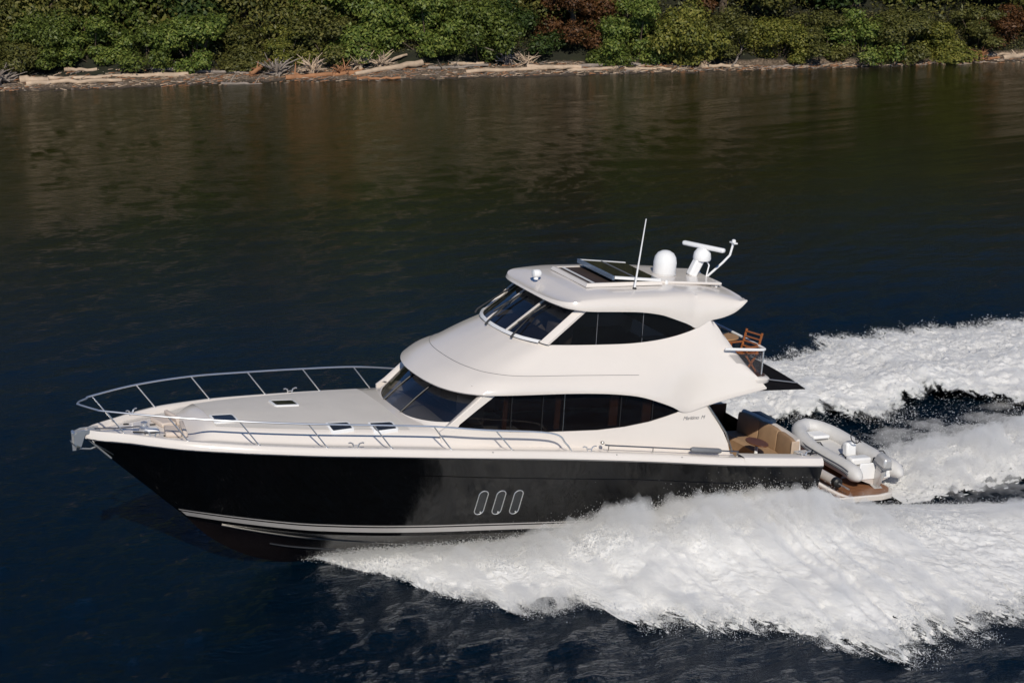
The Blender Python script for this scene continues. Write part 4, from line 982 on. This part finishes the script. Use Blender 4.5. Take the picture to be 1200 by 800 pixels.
A = fly_off(pick(fsp, 30000, (slope * (np.abs(Y) > 5) + .02 * m) * (X < 36) * (X > 14)), .025, 1, .05); B = fly_off(pick(fsp, 5000, inn * sst(17.5, 18.5, X) * (X < 34)), .08, -1, .18)
P = np.concatenate([A, B]); droplets('far_droplets', P, rng.lognormal(math.log(.009), .4, len(P)), 'fine white droplets along the edges of the far wake foam')

# --- mist: shells of fine spray hanging over the foam, thin at their edges
k = NT('spray_mist'); k.t.nodes.remove(k.b); pv = k.n('ShaderNodeVolumePrincipled'); pv.inputs['Color'].default_value = (1, .995, .985, 1); pv.inputs['Density'].default_value = 2.6; pv.inputs['Anisotropy'].default_value = 0
k.l(pv.outputs[0], k.out.inputs['Volume']); M['mist'] = k.m
def shell(name, X, Y, Zb, th, label, st=2):
    X, Y, Zb, th = (q[::st, ::st] for q in (X, Y, Zb, th)); th = np.maximum(th, 0)
    th[0, :] = th[-1, :] = 0; th[:, 0] = th[:, -1] = 0
    keep = th > .004; n, m_ = X.shape; idx = np.arange(n * m_).reshape(n, m_)
    cell = keep[:-1, :-1] & keep[1:, :-1] & keep[1:, 1:] & keep[:-1, 1:]
    q = np.stack([idx[:-1, :-1], idx[1:, :-1], idx[1:, 1:], idx[:-1, 1:]], -1)[cell]
    N = n * m_; V = np.concatenate([np.stack([X, Y, Zb - .0], -1).reshape(-1, 3), np.stack([X, Y, Zb + th], -1).reshape(-1, 3)])
    faces = [q[:, ::-1], q + N]
    from collections import Counter
    e = np.concatenate([q[:, [0, 1]], q[:, [1, 2]], q[:, [2, 3]], q[:, [3, 0]]]); es = np.sort(e, 1); key = es[:, 0] * N + es[:, 1]
    u_, inv, cnt = np.unique(key, return_inverse=True, return_counts=True); bd = e[cnt[inv] == 1]
    faces.append(np.stack([bd[:, 0], bd[:, 1], bd[:, 1] + N, bd[:, 0] + N], 1)); F = np.concatenate(faces)
    if Y[0, -1] < Y[0, 0]: F = F[:, ::-1]            # keep normals outward on the mirrored side
    me = bpy.data.meshes.new(name); me.vertices.add(len(V)); me.vertices.foreach_set('co', V.astype('f').ravel())
    me.loops.add(F.size); me.loops.foreach_set('vertex_index', F.ravel().astype('i')); me.polygons.add(len(F))
    me.polygons.foreach_set('loop_start', np.arange(0, F.size, 4, dtype='i')); me.polygons.foreach_set('loop_total', np.full(len(F), 4, 'i'))
    me.update(); me.materials.append(M['mist']); o = bpy.data.objects.new(name, me); C.objects.link(o); tag(o, label, 'mist', kind='stuff')
X, Y, Z, m = nsp; aY = np.abs(Y); rdg = near_ridge(X)
nz = np.clip(.62 + .30 * samp(T3, X, Y, 9) + .16 * samp(T2, X, Y, 8), .0, 2)
w0 = (aY - near_in(X)); wout = near_out(X) - aY
th = .34 * np.exp(-((aY - rdg + .3) / 1.1) ** 2) * sst(7, 12, X) + .20 + .10 * np.exp(-(wout / .8) ** 2)
th = th * nz * sst(-.05, .35, w0) * sst(.02, .5, m) * sst(5, 7.5, X) * (1 - .85 * sst(16, 18.5, X) + .5 * sst(19.5, 21, X)) * (1 - sst(29, 30.5, X))
shell('near_mist', X, Y, Z - .02, th, 'soft white mist rising off the spray wall beside the black hull')
X, Y, Z, m = ssp
th = .30 * np.clip(.7 + .28 * samp(T3, X, Y, 7) + .18 * samp(T2, X, Y, 8), 0, 2) * sst(.05, .6, m) * sst(19.7, 21, X) * (1 - sst(34, 39, X))
th = th + .085 * np.clip(.5 + .5 * samp(T3, X, Y, 9), 0, 2) * sst(20, 22.5, X) * (1 - sst(34, 39, X)) * sst(-3.5, -2.6, Y) * (1 - sst(2.2, 3.1, Y))
shell('stern_mist', X, Y, Z - .02, th, 'soft white mist over the wash behind the swim platform')

X, Y, Z, m = fsp; w0 = np.abs(Y) - far_in(X)
th = .22 * np.clip(.55 + .4 * samp(T3, X, Y, 7) + .2 * samp(T2, X, Y, 8), 0, 2) * sst(.05, .7, m) * sst(-.1, .5, w0) * sst(13, 16, X) * (.35 + .65 * np.exp(-(w0 / 2.2) ** 2)) * (1 - sst(38, 41, X))
shell('far_mist', X, Y, Z - .02, th, 'thin white mist over the inner edge of the far wake foam')

# ================================================================ far shore
A0 = np.array([12.1, 64.9]); DS = np.array([.9653, -.2611]); NS = np.array([.2611, .9653])     # along the shore, and inland
def shp(s, t, z=0.): p = A0 + DS * s + NS * t; return (float(p[0]), float(p[1]), float(z))
def ground_h(s, t):
    w_ = np.interp(s, [-80, 0, 10, 30, 36, 40, 56, 140], [3.6, 3.6, 3.2, 2.8, 1.6, 1.1, 1.2, 3])
    edge = .35 * samp(T1, s, s * 0 + 5, 40)
    tt = t - edge
    b = np.where(tt < 0, tt * .12, np.where(tt < w_, .12 * tt, .12 * w_ + .55 * np.minimum(tt - w_, 2.0) + .60 * np.maximum(tt - w_ - 2.0, 0)))
    return b + .03 * samp(T2, s, t, 9) + .05 * samp(T1, s, t, 14) * sst(0, 4, t) + .5 * samp(T1, s, t, 60) * sst(6, 14, t)
s_ = np.concatenate([np.arange(-90, -8, 1.), np.arange(-8, 66, .16), np.arange(66, 160, 1.)]); t_ = np.concatenate([np.arange(-4, 7, .16), np.arange(7, 70, 1.5)])
S, T = np.meshgrid(s_, t_, indexing='ij'); H = ground_h(S, T)
k = NT('shore_ground'); v = k.coord('Object'); 
g = k.n('ShaderNodeNewGeometry'); sx = k.n('ShaderNodeSeparateXYZ'); k.l(g.outputs['Position'], sx.inputs[0])
sand = k.ramp(k.noise(9, 6, .7, v), [(.3, (.05, .036, .025)), (.5, (.13, .092, .062)), (.68, (.34, .26, .19))])
soil = k.ramp(k.noise(1.2, 6, .7, v), [(.35, (.008, .009, .004)), (.65, (.020, .022, .007))])
mx = k.n('ShaderNodeMix', data_type='RGBA'); hh = k.math('ADD', sx.outputs[2], k.math('MULTIPLY', k.noise(.8, 4, .6, v), .28))
k.l(k.ramp(hh, [(.38, (0, 0, 0)), (.50, (1, 1, 1))]), mx.inputs[0]); k.l(sand, mx.inputs[6]); k.l(soil, mx.inputs[7])
wet = k.n('ShaderNodeMix', data_type='RGBA'); k.l(k.ramp(sx.outputs[2], [(.0, (1, 1, 1)), (.10, (0, 0, 0))]), wet.inputs[0]); k.l(mx.outputs[2], wet.inputs[6]); wet.inputs[7].default_value = (.035, .026, .018, 1)
k.l(wet.outputs[2], k.b.inputs['Base Color']); k.b.inputs['Roughness'].default_value = .9
k.l(k.bump(k.noise(14, 5, .7, v), .8, .06), k.b.inputs['Normal'])
xy = A0[None, None] + S[..., None] * DS + T[..., None] * NS
tag(grid_mesh('beach_and_bank', xy[..., 0], xy[..., 1], H, k.m), kind='structure')

def leafmat(name, lo, mid, hi):
    k = NT(name); g = k.n('ShaderNodeNewGeometry'); v = k.coord('Object')
    f = k.math('ADD', k.math('MULTIPLY', g.outputs['Random Per Island'], .55), k.math('MULTIPLY', k.noise(.9, 3, .6, v), .55))
    col = k.ramp(f, [(.25, lo), (.52, mid), (.82, hi)])
    k.l(col, k.b.inputs['Base Color']); k.b.inputs['Roughness'].default_value = .5; k.b.inputs['Specular IOR Level'].default_value = .3
    tr = k.n('ShaderNodeBsdfTranslucent'); k.l(col, tr.inputs[0]); ms = k.n('ShaderNodeMixShader'); ms.inputs[0].default_value = .25
    k.l(k.b.outputs[0], ms.inputs[1]); k.l(tr.outputs[0], ms.inputs[2]); k.l(ms.outputs[0], k.out.inputs[0]); return k.m
LM = {'green': leafmat('green_leaves', (.042, .062, .012), (.088, .120, .023), (.16, .19, .038)),
      'bright': leafmat('bright_green_leaves', (.055, .085, .015), (.115, .165, .030), (.24, .27, .06)),
      'deep': leafmat('deep_green_leaves', (.018, .034, .009), (.036, .062, .015), (.065, .095, .022)),
      'olive': leafmat('olive_leaves', (.05, .055, .014), (.095, .10, .025), (.16, .15, .04)),
      'yellow': leafmat('yellow_green_leaves', (.07, .085, .015), (.15, .16, .03), (.26, .24, .05)),
      'rust': leafmat('rust_brown_leaves', (.045, .022, .010), (.10, .045, .018), (.17, .08, .03))}
M['bark'] = simple('tree_bark', (.09, .065, .045), .9, var=.35, vscale=3, bump=.6, bscale=12)
M['drift'] = simple('bleached_driftwood', (.44, .33, .235), .85, var=.28, vscale=1.8, bump=.5, bscale=14)
M['driftr'] = simple('orange_driftwood', (.32, .15, .07), .85, var=.3, vscale=2, bump=.5, bscale=14)
M['driftg'] = simple('grey_driftwood', (.24, .20, .17), .9, var=.3, vscale=2, bump=.5, bscale=14)

def leaves(centres, normals, size, r):
    n = len(centres); a = normals + r.normal(0, .55, (n, 3)); a /= np.linalg.norm(a, axis=1)[:, None]
    b = np.cross(a, r.normal(0, 1, (n, 3))); b /= np.linalg.norm(b, axis=1)[:, None]; c = np.cross(a, b)
    L = size * r.uniform(.7, 1.4, n)[:, None]; Wd = L * r.uniform(.35, .6, n)[:, None]
    q = np.stack([centres - b * L, centres + c * Wd + a * L * .12, centres + b * L, centres - c * Wd + a * L * .12], 1)
    return q.reshape(-1, 3)
def quadmesh(name, V, mat):
    n = len(V) // 4; me = bpy.data.meshes.new(name); me.vertices.add(len(V)); me.vertices.foreach_set('co', V.astype('f').ravel())
    me.loops.add(4 * n); me.loops.foreach_set('vertex_index', np.arange(4 * n, dtype='i')); me.polygons.add(n)
    me.polygons.foreach_set('loop_start', np.arange(0, 4 * n, 4, dtype='i')); me.polygons.foreach_set('loop_total', np.full(n, 4, 'i'))
    me.update(); me.materials.append(mat); return me
def clump_points(lumps, n, r, fill=.55):
    vol = np.array([(l[3] * l[4] * l[5]) ** (2 / 3) for l in lumps]); idx = r.choice(len(lumps), n, p=vol / vol.sum()); L = np.array(lumps)[idx]
    d = r.normal(0, 1, (n, 3)); d /= np.linalg.norm(d, axis=1)[:, None]
    bump = 1 + .20 * np.sin(d[:, 0] * 7 + idx) * np.sin(d[:, 1] * 6 + idx * 2) + .12 * np.sin(d[:, 2] * 9 + idx * 3)
    rad = (1 - fill * r.random(n) ** 1.6) * bump
    return L[:, :3] + d * L[:, 3:6] * rad[:, None], d
def make_tree(seed, h, rx, nl, size, kind='tree'):
    r = np.random.default_rng(seed); lumps = []
    nlump = 26 if kind == 'tree' else 20
    for i in range(nlump):
        if kind == 'tree':
            z = h * r.uniform(.06, .92); k_ = math.sin(math.pi * min(1, max(.30, z / h * .9 + .08))) ** .6
            a = r.uniform(0, 6.28); q = rx * k_ * r.uniform(.25, .8); lr = rx * r.uniform(.20, .42)
            lumps.append((q * math.cos(a), q * math.sin(a), z, lr, lr, lr * r.uniform(.6, .85)))
        else:
            a = r.uniform(0, 6.28); q = rx * r.uniform(0, .85) ** .8; lr = rx * r.uniform(.20, .40); z = h * r.uniform(.06, .80) * (1 - .35 * (q / rx) ** 2)
            lumps.append((q * math.cos(a), q * math.sin(a), z, lr, lr, lr * r.uniform(.6, .9)))
    P, Nn = clump_points(lumps, nl, r); ok = P[:, 2] > .02
    me = quadmesh('crown', leaves(P[ok], Nn[ok] + np.array([0, 0, .35]), size, r), LM['green'])
    mb = MB()
    rad = (.035 * h if kind == 'tree' else .05); top = h * .75
    if kind == 'tree':
        mb.tube([(0, 0, -.4), (.1 * r.normal(), .1 * r.normal(), h * .3), (.2 * r.normal(), .2 * r.normal(), top)], [rad, rad * .75, rad * .2], 8)
        for l in lumps[:9]: mb.tube([(0, 0, max(.2, l[2] * .55)), (l[0] * .5, l[1] * .5, l[2] * .8), (l[0], l[1], l[2])], [rad * .4, rad * .25, rad * .08], 6)
    else:
        for l in lumps: mb.tube([(l[0] * .1, l[1] * .1, -.2), (l[0] * .6, l[1] * .6, l[2] * .6), (l[0], l[1], l[2])], [rad, rad * .6, rad * .2], 5)
    tm = mb.build('trunk', M['bark']); tmesh = tm.data; bpy.data.objects.remove(tm)
    return me, tmesh
protoT = [make_tree(100 + i, hh_, rx, nl, sz) for i, (hh_, rx, nl, sz) in enumerate([(9, 3.9, 22000, .13), (11, 4.2, 24000, .13), (8.5, 3.7, 20000, .12), (10, 4.0, 22000, .15)])]
protoS = [make_tree(200 + i, hh_, rx, nl, sz, 'shrub') for i, (hh_, rx, nl, sz) in enumerate([(3.6, 2.5, 12000, .09), (4.2, 2.8, 14000, .095), (3.2, 2.5, 11000, .085), (4.0, 3.0, 15000, .105)])]
cache = {}
def plant(name, proto, leaf, s, t, sc, rz, label, cat, group=None, sz=1.):
    t = t - ((.75 if not 11.5 < s < 23 else .1) if cat == 'shrub' else .4); x, y, _ = shp(s, t); z = float(ground_h(np.array([s]), np.array([t]))[0])
    o = bpy.data.objects.new(name, None); C.objects.link(o); o.location = (x, y, z - (.3 if cat == 'shrub' else .2)); o.rotation_euler = (0, 0, rz); o.scale = (sc, sc, sc * sz)
    tag(o, label, cat, group)
    key = (id(proto[0]), leaf)
    if key not in cache: m = proto[0].copy(); m.materials.clear(); m.materials.append(LM[leaf]); cache[key] = m
    c = bpy.data.objects.new('crown', cache[key]); C.objects.link(c); c.parent = o
    tr_ = bpy.data.objects.new('trunk' if cat == 'tree' else 'stem', proto[1]); C.objects.link(tr_); tr_.parent = o
    return o
# front shrubs, left to right: (s along shore, inland, proto, leaf, scale, height scale, label)
SH = [
 (-.6, 4.6, 3, 'olive', .9, .8, 'low olive shrub at the left edge of the beach'),
 (2.2, 5.2, 0, 'green', 1.0, .9, 'green shrub above the hollow log at the far left of the beach'),
 (4.6, 5.2, 1, 'bright', .85, .8, 'bright green shrub over the pale sand strip at left'),
 (7.3, 5.0, 2, 'green', 1.1, .9, 'mid green shrub at the back of the left sand strip'),
 (9.9, 4.8, 0, 'bright', 1.05, .9, 'light green shrub right of the left sand strip'),
 (12.2, 4.4, 3, 'olive', .8, .8, 'olive shrub behind the root tangle'),
 (14.7, 4.5, 1, 'yellow', .8, .75, 'yellowish green shrub just above the root tangle'),
 (17.0, 4.5, 2, 'olive', 1.1, .9, 'olive shrub behind the upright bleached stump'),
 (19.3, 4.3, 3, 'bright', .95, 1.05, 'broad-leaved bright green shrub behind the thick sawn log'),
 (22.2, 4.2, 1, 'bright', .95, 1.0, 'vivid green shrub overhanging the right end of the thick sawn log'),
 (24.9, 4.4, 0, 'green', 1.05, 1., 'dense green shrub over the middle of the beach'),
 (27.0, 5.0, 2, 'deep', 1.1, .9, 'dark green shrub beside the patch of orange soil'),
 (32.3, 3.6, 3, 'green', .75, .95, 'green bush beside the rust-brown tree right of centre'),
 (33.4, 3.2, 1, 'bright', .95, 1.0, 'large rounded mid green bush overhanging the pale logs right of centre'),
 (35.9, 3.0, 3, 'yellow', .90, 1.05, 'large rounded yellow-green bush overhanging the water right of centre'),
 (38.9, 3.4, 2, 'olive', 1.0, .9, 'low olive shrub behind the leaning bare branch'),
 (41.2, 2.7, 0, 'yellow', .85, .8, 'yellow-green shrub hanging over the dark undercut bank'),
 (43.4, 2.5, 1, 'olive', .85, .85, 'olive shrub hanging over the undercut bank'),
 (45.7, 2.4, 2, 'bright', 1.05, .9, 'light green shrub touching the water at right'),
 (48.0, 2.6, 0, 'olive', 1.0, .85, 'olive-brown shrub at the waterline right of the light green one'),
 (50.4, 2.8, 3, 'yellow', .8, .75, 'yellow grassy shrub near the right end of the shore'),
 (52.8, 3.6, 1, 'olive', .8, .8, 'brownish olive shrub behind the reddish driftwood'),
 (55.3, 3.9, 2, 'rust', 1.0, .8, 'orange-brown shrub at the right edge of the shore'),
 (58.2, 4.2, 0, 'olive', 1.1, .9, None), (61.5, 4.4, 1, 'green', 1.1, .9, None), (-4, 4.8, 1, 'green', 1.1, .9, None),
]
for i, (s, t, p, lf, sc, sz, lb) in enumerate(SH):
    if lb is None: plant('shrub', protoS[p], lf, s, t, sc, i * 1.7, 'bushy shrub beyond the end of the shore in view', 'shrub', 'shrubs beyond the ends of the view', sz)
    else: plant('shrub', protoS[p], lf, s, t, sc, i * 1.7, lb, 'shrub', 'shrubs along the far shore', sz)
TR = [
 (-1.5, 7.4, 0, 'yellow', 1, 'yellow-tinged tree at the top left corner of the wood'),
 (2.6, 7.8, 1, 'olive', 1, 'olive tree second from the left end of the wood'),
 (6.0, 8.0, 2, 'green', 1.1, 'full green tree above the left sand strip'),
 (9.3, 7.4, 3, 'deep', 1, 'darker green tree above the left root tangle'),
 (12.6, 7.8, 0, 'olive', 1, 'olive tree left of the bright broad-leaved trees'),
 (15.6, 7.2, 1, 'bright', .95, 'bright broad-leaved tree above the upright stump'),
 (18.9, 7.4, 2, 'bright', 1.1, 'bright broad-leaved tree above the thick sawn log'),
 (22.2, 7.6, 3, 'green', 1, 'green tree right of the bright broad-leaved trees'),
 (25.2, 7.8, 0, 'green', 1, 'tall green tree above the middle of the beach'),
 (27.8, 8.4, 1, 'deep', 1, 'dark shadowy tree left of the rust-brown tree'),
 (30.2, 4.7, 2, 'rust', .66, 'rust-brown tree hanging low over the middle of the shore'),
 (33.0, 7.4, 3, 'deep', .9, 'dark green tree right of the rust-brown tree'),
 (35.6, 7.4, 0, 'olive', 1, 'olive tree above the large rounded bushes'),
 (38.8, 5.4, 1, 'rust', .62, 'brown-leaved tree above the leaning bare branch'),
 (41.0, 6.0, 2, 'olive', .95, 'olive tree left of the dark gap in the right wood'),
 (43.8, 6.4, 3, 'deep', .95, 'dark tree above the undercut bank'),
 (46.6, 5.9, 0, 'olive', 1, 'olive-green tree above the light green shrub at right'),
 (49.4, 6.4, 1, 'deep', .9, 'deep green tree third from the right end of the wood'),
 (52.2, 6.8, 2, 'green', 1.1, 'green tree second from the right end of the wood'),
 (55.4, 7.0, 3, 'olive', 1, 'olive tree at the right end of the wood'),
 (59, 7.4, 0, 'green', 1, None), (62.5, 7.6, 1, 'olive', 1, None), (-5.2, 7.6, 1, 'green', 1, None), (-9, 7.8, 2, 'olive', 1, None),
]
for i, (s, t, p, lf, sc, lb) in enumerate(TR):
    if lb is None: plant('broadleaf_tree', protoT[p], lf, s, t, sc, i * 2.1, 'leafy tree beyond the end of the wood in view', 'tree', 'trees beyond the ends of the view')
    else: plant('broadleaf_tree', protoT[p], lf, s, t, sc, i * 2.1, lb, 'tree', 'trees of the wood behind the beach')
# the wood rising behind, one mass of foliage
r = np.random.default_rng(5); L = []
for i in range(900):
    s = r.uniform(-70, 140) if i < 620 else r.uniform(-12, 70); t = r.uniform(6.5, 28) if i < 620 else r.uniform(5.5, 11); gz = float(ground_h(np.array([s]), np.array([t]))[0]); q = r.uniform(1.7, 3.0)
    L.append((*shp(s, t)[:2], gz + (r.uniform(.5, 13.) if t > 10 else r.uniform(.3, 3.)), q, q, q * r.uniform(.8, 1.4)))
P, Nn = clump_points(L[:620], 300000, r, .4); P2, N2 = clump_points(L[620:], 190000, r, .45)
fm = quadmesh('forest', np.concatenate([leaves(P, Nn + np.array([0, 0, .3]), .18, r), leaves(P2, N2 + np.array([0, 0, .3]), .115, r)]), leafmat('forest_leaves', (.045, .055, .013), (.11, .115, .026), (.19, .17, .045)))
fo_ = bpy.data.objects.new('forest', fm); C.objects.link(fo_); tag(fo_, 'wooded slope rising behind the shoreline trees', 'forest', kind='stuff')
# low undergrowth filling the foot of the bank
P = []; n = 60000; s = r.uniform(-12, 68, n); t = np.interp(s, [-12, 10, 30, 36, 40, 68], [4.4, 4.1, 3.7, 2.4, 1.9, 2.6]) + r.uniform(0, 2.6, n) ** 1.0
z = ground_h(s, t) + r.exponential(.28, n); xy = A0 + s[:, None] * DS + t[:, None] * NS
fm = quadmesh('undergrowth', leaves(np.column_stack([xy, z]), np.tile([0, -.4, .8], (n, 1)), .07, r), leafmat('undergrowth_leaves', (.035, .024, .010), (.06, .07, .02), (.12, .10, .04)))
u_ = bpy.data.objects.new('undergrowth', fm); C.objects.link(u_); tag(u_, 'low brownish undergrowth at the foot of the bank', 'undergrowth', kind='stuff')

# ---- driftwood
def gz(s, t): return float(ground_h(np.array([s]), np.array([t]))[0])
def log(label, s0, t0, s1, t1, r0, r1, mat='drift', lift0=0, lift1=0, branches=0, name='driftwood_log', cat='log', seed=0):
    rr = random.Random(hash((s0, t0)) % 9999)
    a = Vector(shp(s0, t0, gz(s0, t0) + r0 * .7 + lift0)); b = Vector(shp(s1, t1, gz(s1, t1) + r1 * .7 + lift1)); n = 9
    pts = [a.lerp(b, i / n) + Vector((rr.gauss(0, .03), rr.gauss(0, .03), rr.gauss(0, .025))) for i in range(n + 1)]
    m = MB().tube(pts, [(r0 + (r1 - r0) * i / n) * rr.uniform(.88, 1.1) for i in range(n + 1)], 9)
    for k_ in range(branches):
        p = pts[rr.randrange(1, n)]; d = Vector((rr.gauss(0, 1), rr.gauss(0, .6), abs(rr.gauss(.5, .5)))).normalized() * rr.uniform(.3, .9)
        m.tube([p, p + d * .5 + Vector((0, 0, .04)), p + d], [r0 * .4, r0 * .28, r0 * .1], 5)
    o = m.build(name, M[mat], None, 50); return tag(o, label, cat, 'driftwood on the far beach')
log('pale hollow log end lying at the left end of the beach', .9, 1.6, 2.3, 1.3, .22, .16, 'drift')
log('long pale straight log along the left sand strip', 2.3, 2.0, 9.4, 2.2, .11, .15)
log('second pale log in front of the long straight one at left', 1.2, 1.2, 6.0, 1.0, .13, .10)
log('short pale log at the back of the left sand strip', 3.1, 3.1, 4.7, 3.0, .11, .08)
log('thin grey log trailing right from the left sand strip', 7.5, 3.1, 12.6, 2.4, .09, .07, 'driftg', branches=3)
log('leaning orange snag left of the root tangle', 12.6, 1.7, 13.7, 2.9, .13, .08, 'driftr', lift1=.45, branches=3)
log('thick sawn pale log with its cut end to the right', 18.0, 1.3, 21.7, 2.4, .11, .17, 'drift', lift0=.05, lift1=.1)
log('thin reddish pole low in front of the thick sawn log', 18.0, .6, 20.3, .25, .08, .06, 'driftr')
log('orange log between the root tangle and the thick sawn log', 14.4, 1.2, 18.4, 1.5, .14, .12, 'driftr', branches=4)
log('slanting pale log behind the thick sawn log', 19.2, 2.6, 21.0, 3.4, .10, .07, lift1=.15)
log('grey branch pile right of the thick sawn log', 21.9, 2.0, 25.2, 2.2, .09, .07, 'driftg', branches=7)
log('bleached log at the middle of the beach', 23.8, 1.0, 28.6, 1.2, .11, .09)
log('wide pale flat log in the centre of the beach', 27.1, 1.3, 30.0, 1.0, .14, .11)
log('short log on the sand near the central roots', 23.3, 2.7, 25.0, 2.6, .10, .10)
log('thin pale log right of the wide flat one', 29.2, .8, 32.4, 1.2, .08, .09)
log('long dark log under the rounded bushes', 30.0, 1.6, 34.2, 1.5, .10, .08, 'driftg')
log('pale log beneath the mid green bush', 32.3, .9, 34.9, .7, .09, .07)
log('pale stranded log left of the leaning branch', 36.4, .6, 38.6, .8, .11, .09)
log('leaning bare branch standing out of the bank at right', 38.2, .6, 39.3, 2.2, .06, .03, 'driftg', lift1=.55, branches=2)
log('fallen log under the right shrubs', 40.4, .6, 42.0, .5, .07, .06, 'driftg')
log('reddish branches on the water edge at far right', 50.6, .7, 53.4, 1.1, .08, .06, 'driftr', branches=6)
log('pale log behind the reddish branches', 51.6, 1.8, 54.6, 1.7, .08, .08)
log('pale stump end at the right edge of the beach', 53.7, 1.1, 55.4, 1.4, .15, .12, lift1=.1, branches=2)
log('grey half-sunk log at the water edge left of the root tangle', 11.0, .4, 13.2, .3, .08, .06, 'driftg', branches=3)
def snag(label, s, t, n, sz, mat, up=.6, seed=1):
    rr = random.Random(seed); m = MB(); base = Vector(shp(s, t, gz(s, t) + .1))
    m.tube([base + Vector((0, 0, -.15)), base + Vector((.03, 0, .2 * sz)), base + Vector((.06, 0, up * sz))], [.13 * sz, .09 * sz, .03 * sz], 9)
    for i in range(int(n * 2.8)):
        a = rr.uniform(0, 6.28); l = rr.uniform(.4, 1.1) * sz; z = rr.uniform(.0, .5) * sz
        d = Vector((math.cos(a), math.sin(a) * .6, rr.uniform(-.1, .7))); q = base + Vector((0, 0, .1 * sz))
        k1 = Vector((rr.gauss(0, .12), rr.gauss(0, .1), rr.gauss(.05, .1))); k2 = Vector((rr.gauss(0, .2), rr.gauss(0, .15), rr.gauss(0, .16))) * sz; th = rr.uniform(.025, .055) * sz
        p1 = q + d * l * .35 + k1; p2 = q + d * l * .7 + k1 + k2 * .6; p3 = q + d * l + k2 + Vector((0, 0, z * .3)); m.tube([q, p1, p2, p3], [th * 1.3, th, th * .7, th * .25], 5)
        if rr.random() < .7: m.tube([p1, p1 + (p3 - p1) * .5 + Vector((rr.gauss(0, .15), 0, rr.gauss(.1, .12)))], [th * .6, th * .2], 4)
    o = m.build('driftwood_root', M[mat], None, 50); return tag(o, label, 'root', 'driftwood roots on the far beach')
snag('upright bleached root stump beside the thick sawn log', 18.4, 2.3, 10, .95, 'drift', 1.0, 3)
snag('grey root tangle at the left of the root pile', 14.0, 2.0, 14, 1.1, 'driftg', .4, 4)
snag('pale root tangle in the middle of the root pile', 15.8, 1.8, 14, 1.0, 'drift', .35, 5)
snag('orange-brown roots at the right of the root pile', 17.2, 1.5, 9, .8, 'driftr', .3, 6)
snag('bleached roots just right of the upright stump', 19.4, 2.2, 10, .8, 'drift', .3, 7)
snag('spiky grey root mass at the middle of the beach', 26.2, 2.4, 12, 1.0, 'driftg', .4, 8)
snag('pale root mass left of the wide flat log', 27.3, 2.2, 9, .8, 'drift', .3, 9)
snag('pale twiggy root at the far left edge of the shore', -.2, 1.6, 22, 1.4, 'driftg', .3, 10)
snag('low bleached root under the yellow-green bush', 36.8, 1.0, 8, .6, 'drift', .3, 11)
snag('small reddish root at the far right of the beach', 52.6, 1.4, 8, .6, 'driftr', .3, 12)
# twigs and bark littering the beach
m = MB(); rr = random.Random(9)
for i in range(2600):
    s = rr.uniform(-2, 57); wd = I(s, [0, 10, 30, 36, 40, 50, 56], [3.4, 3, 2.6, 1.5, .7, 1.0, 2.]); t = rr.uniform(.1, wd); a = rr.gauss(0, .6); l = rr.uniform(.08, .5)
    p = Vector(shp(s, t, gz(s, t) + .03)); d = Vector((math.cos(a), math.sin(a), rr.gauss(0, .12))) * l; m.tube([p, p + d], [rr.uniform(.012, .04), .01], 4, mi=rr.randrange(3))
o = m.build('driftwood_litter', [M['drift'], M['driftr'], M['driftg']], None, 60, recalc=False); tag(o, 'sticks and bark scattered over the far beach', 'driftwood', kind='stuff')
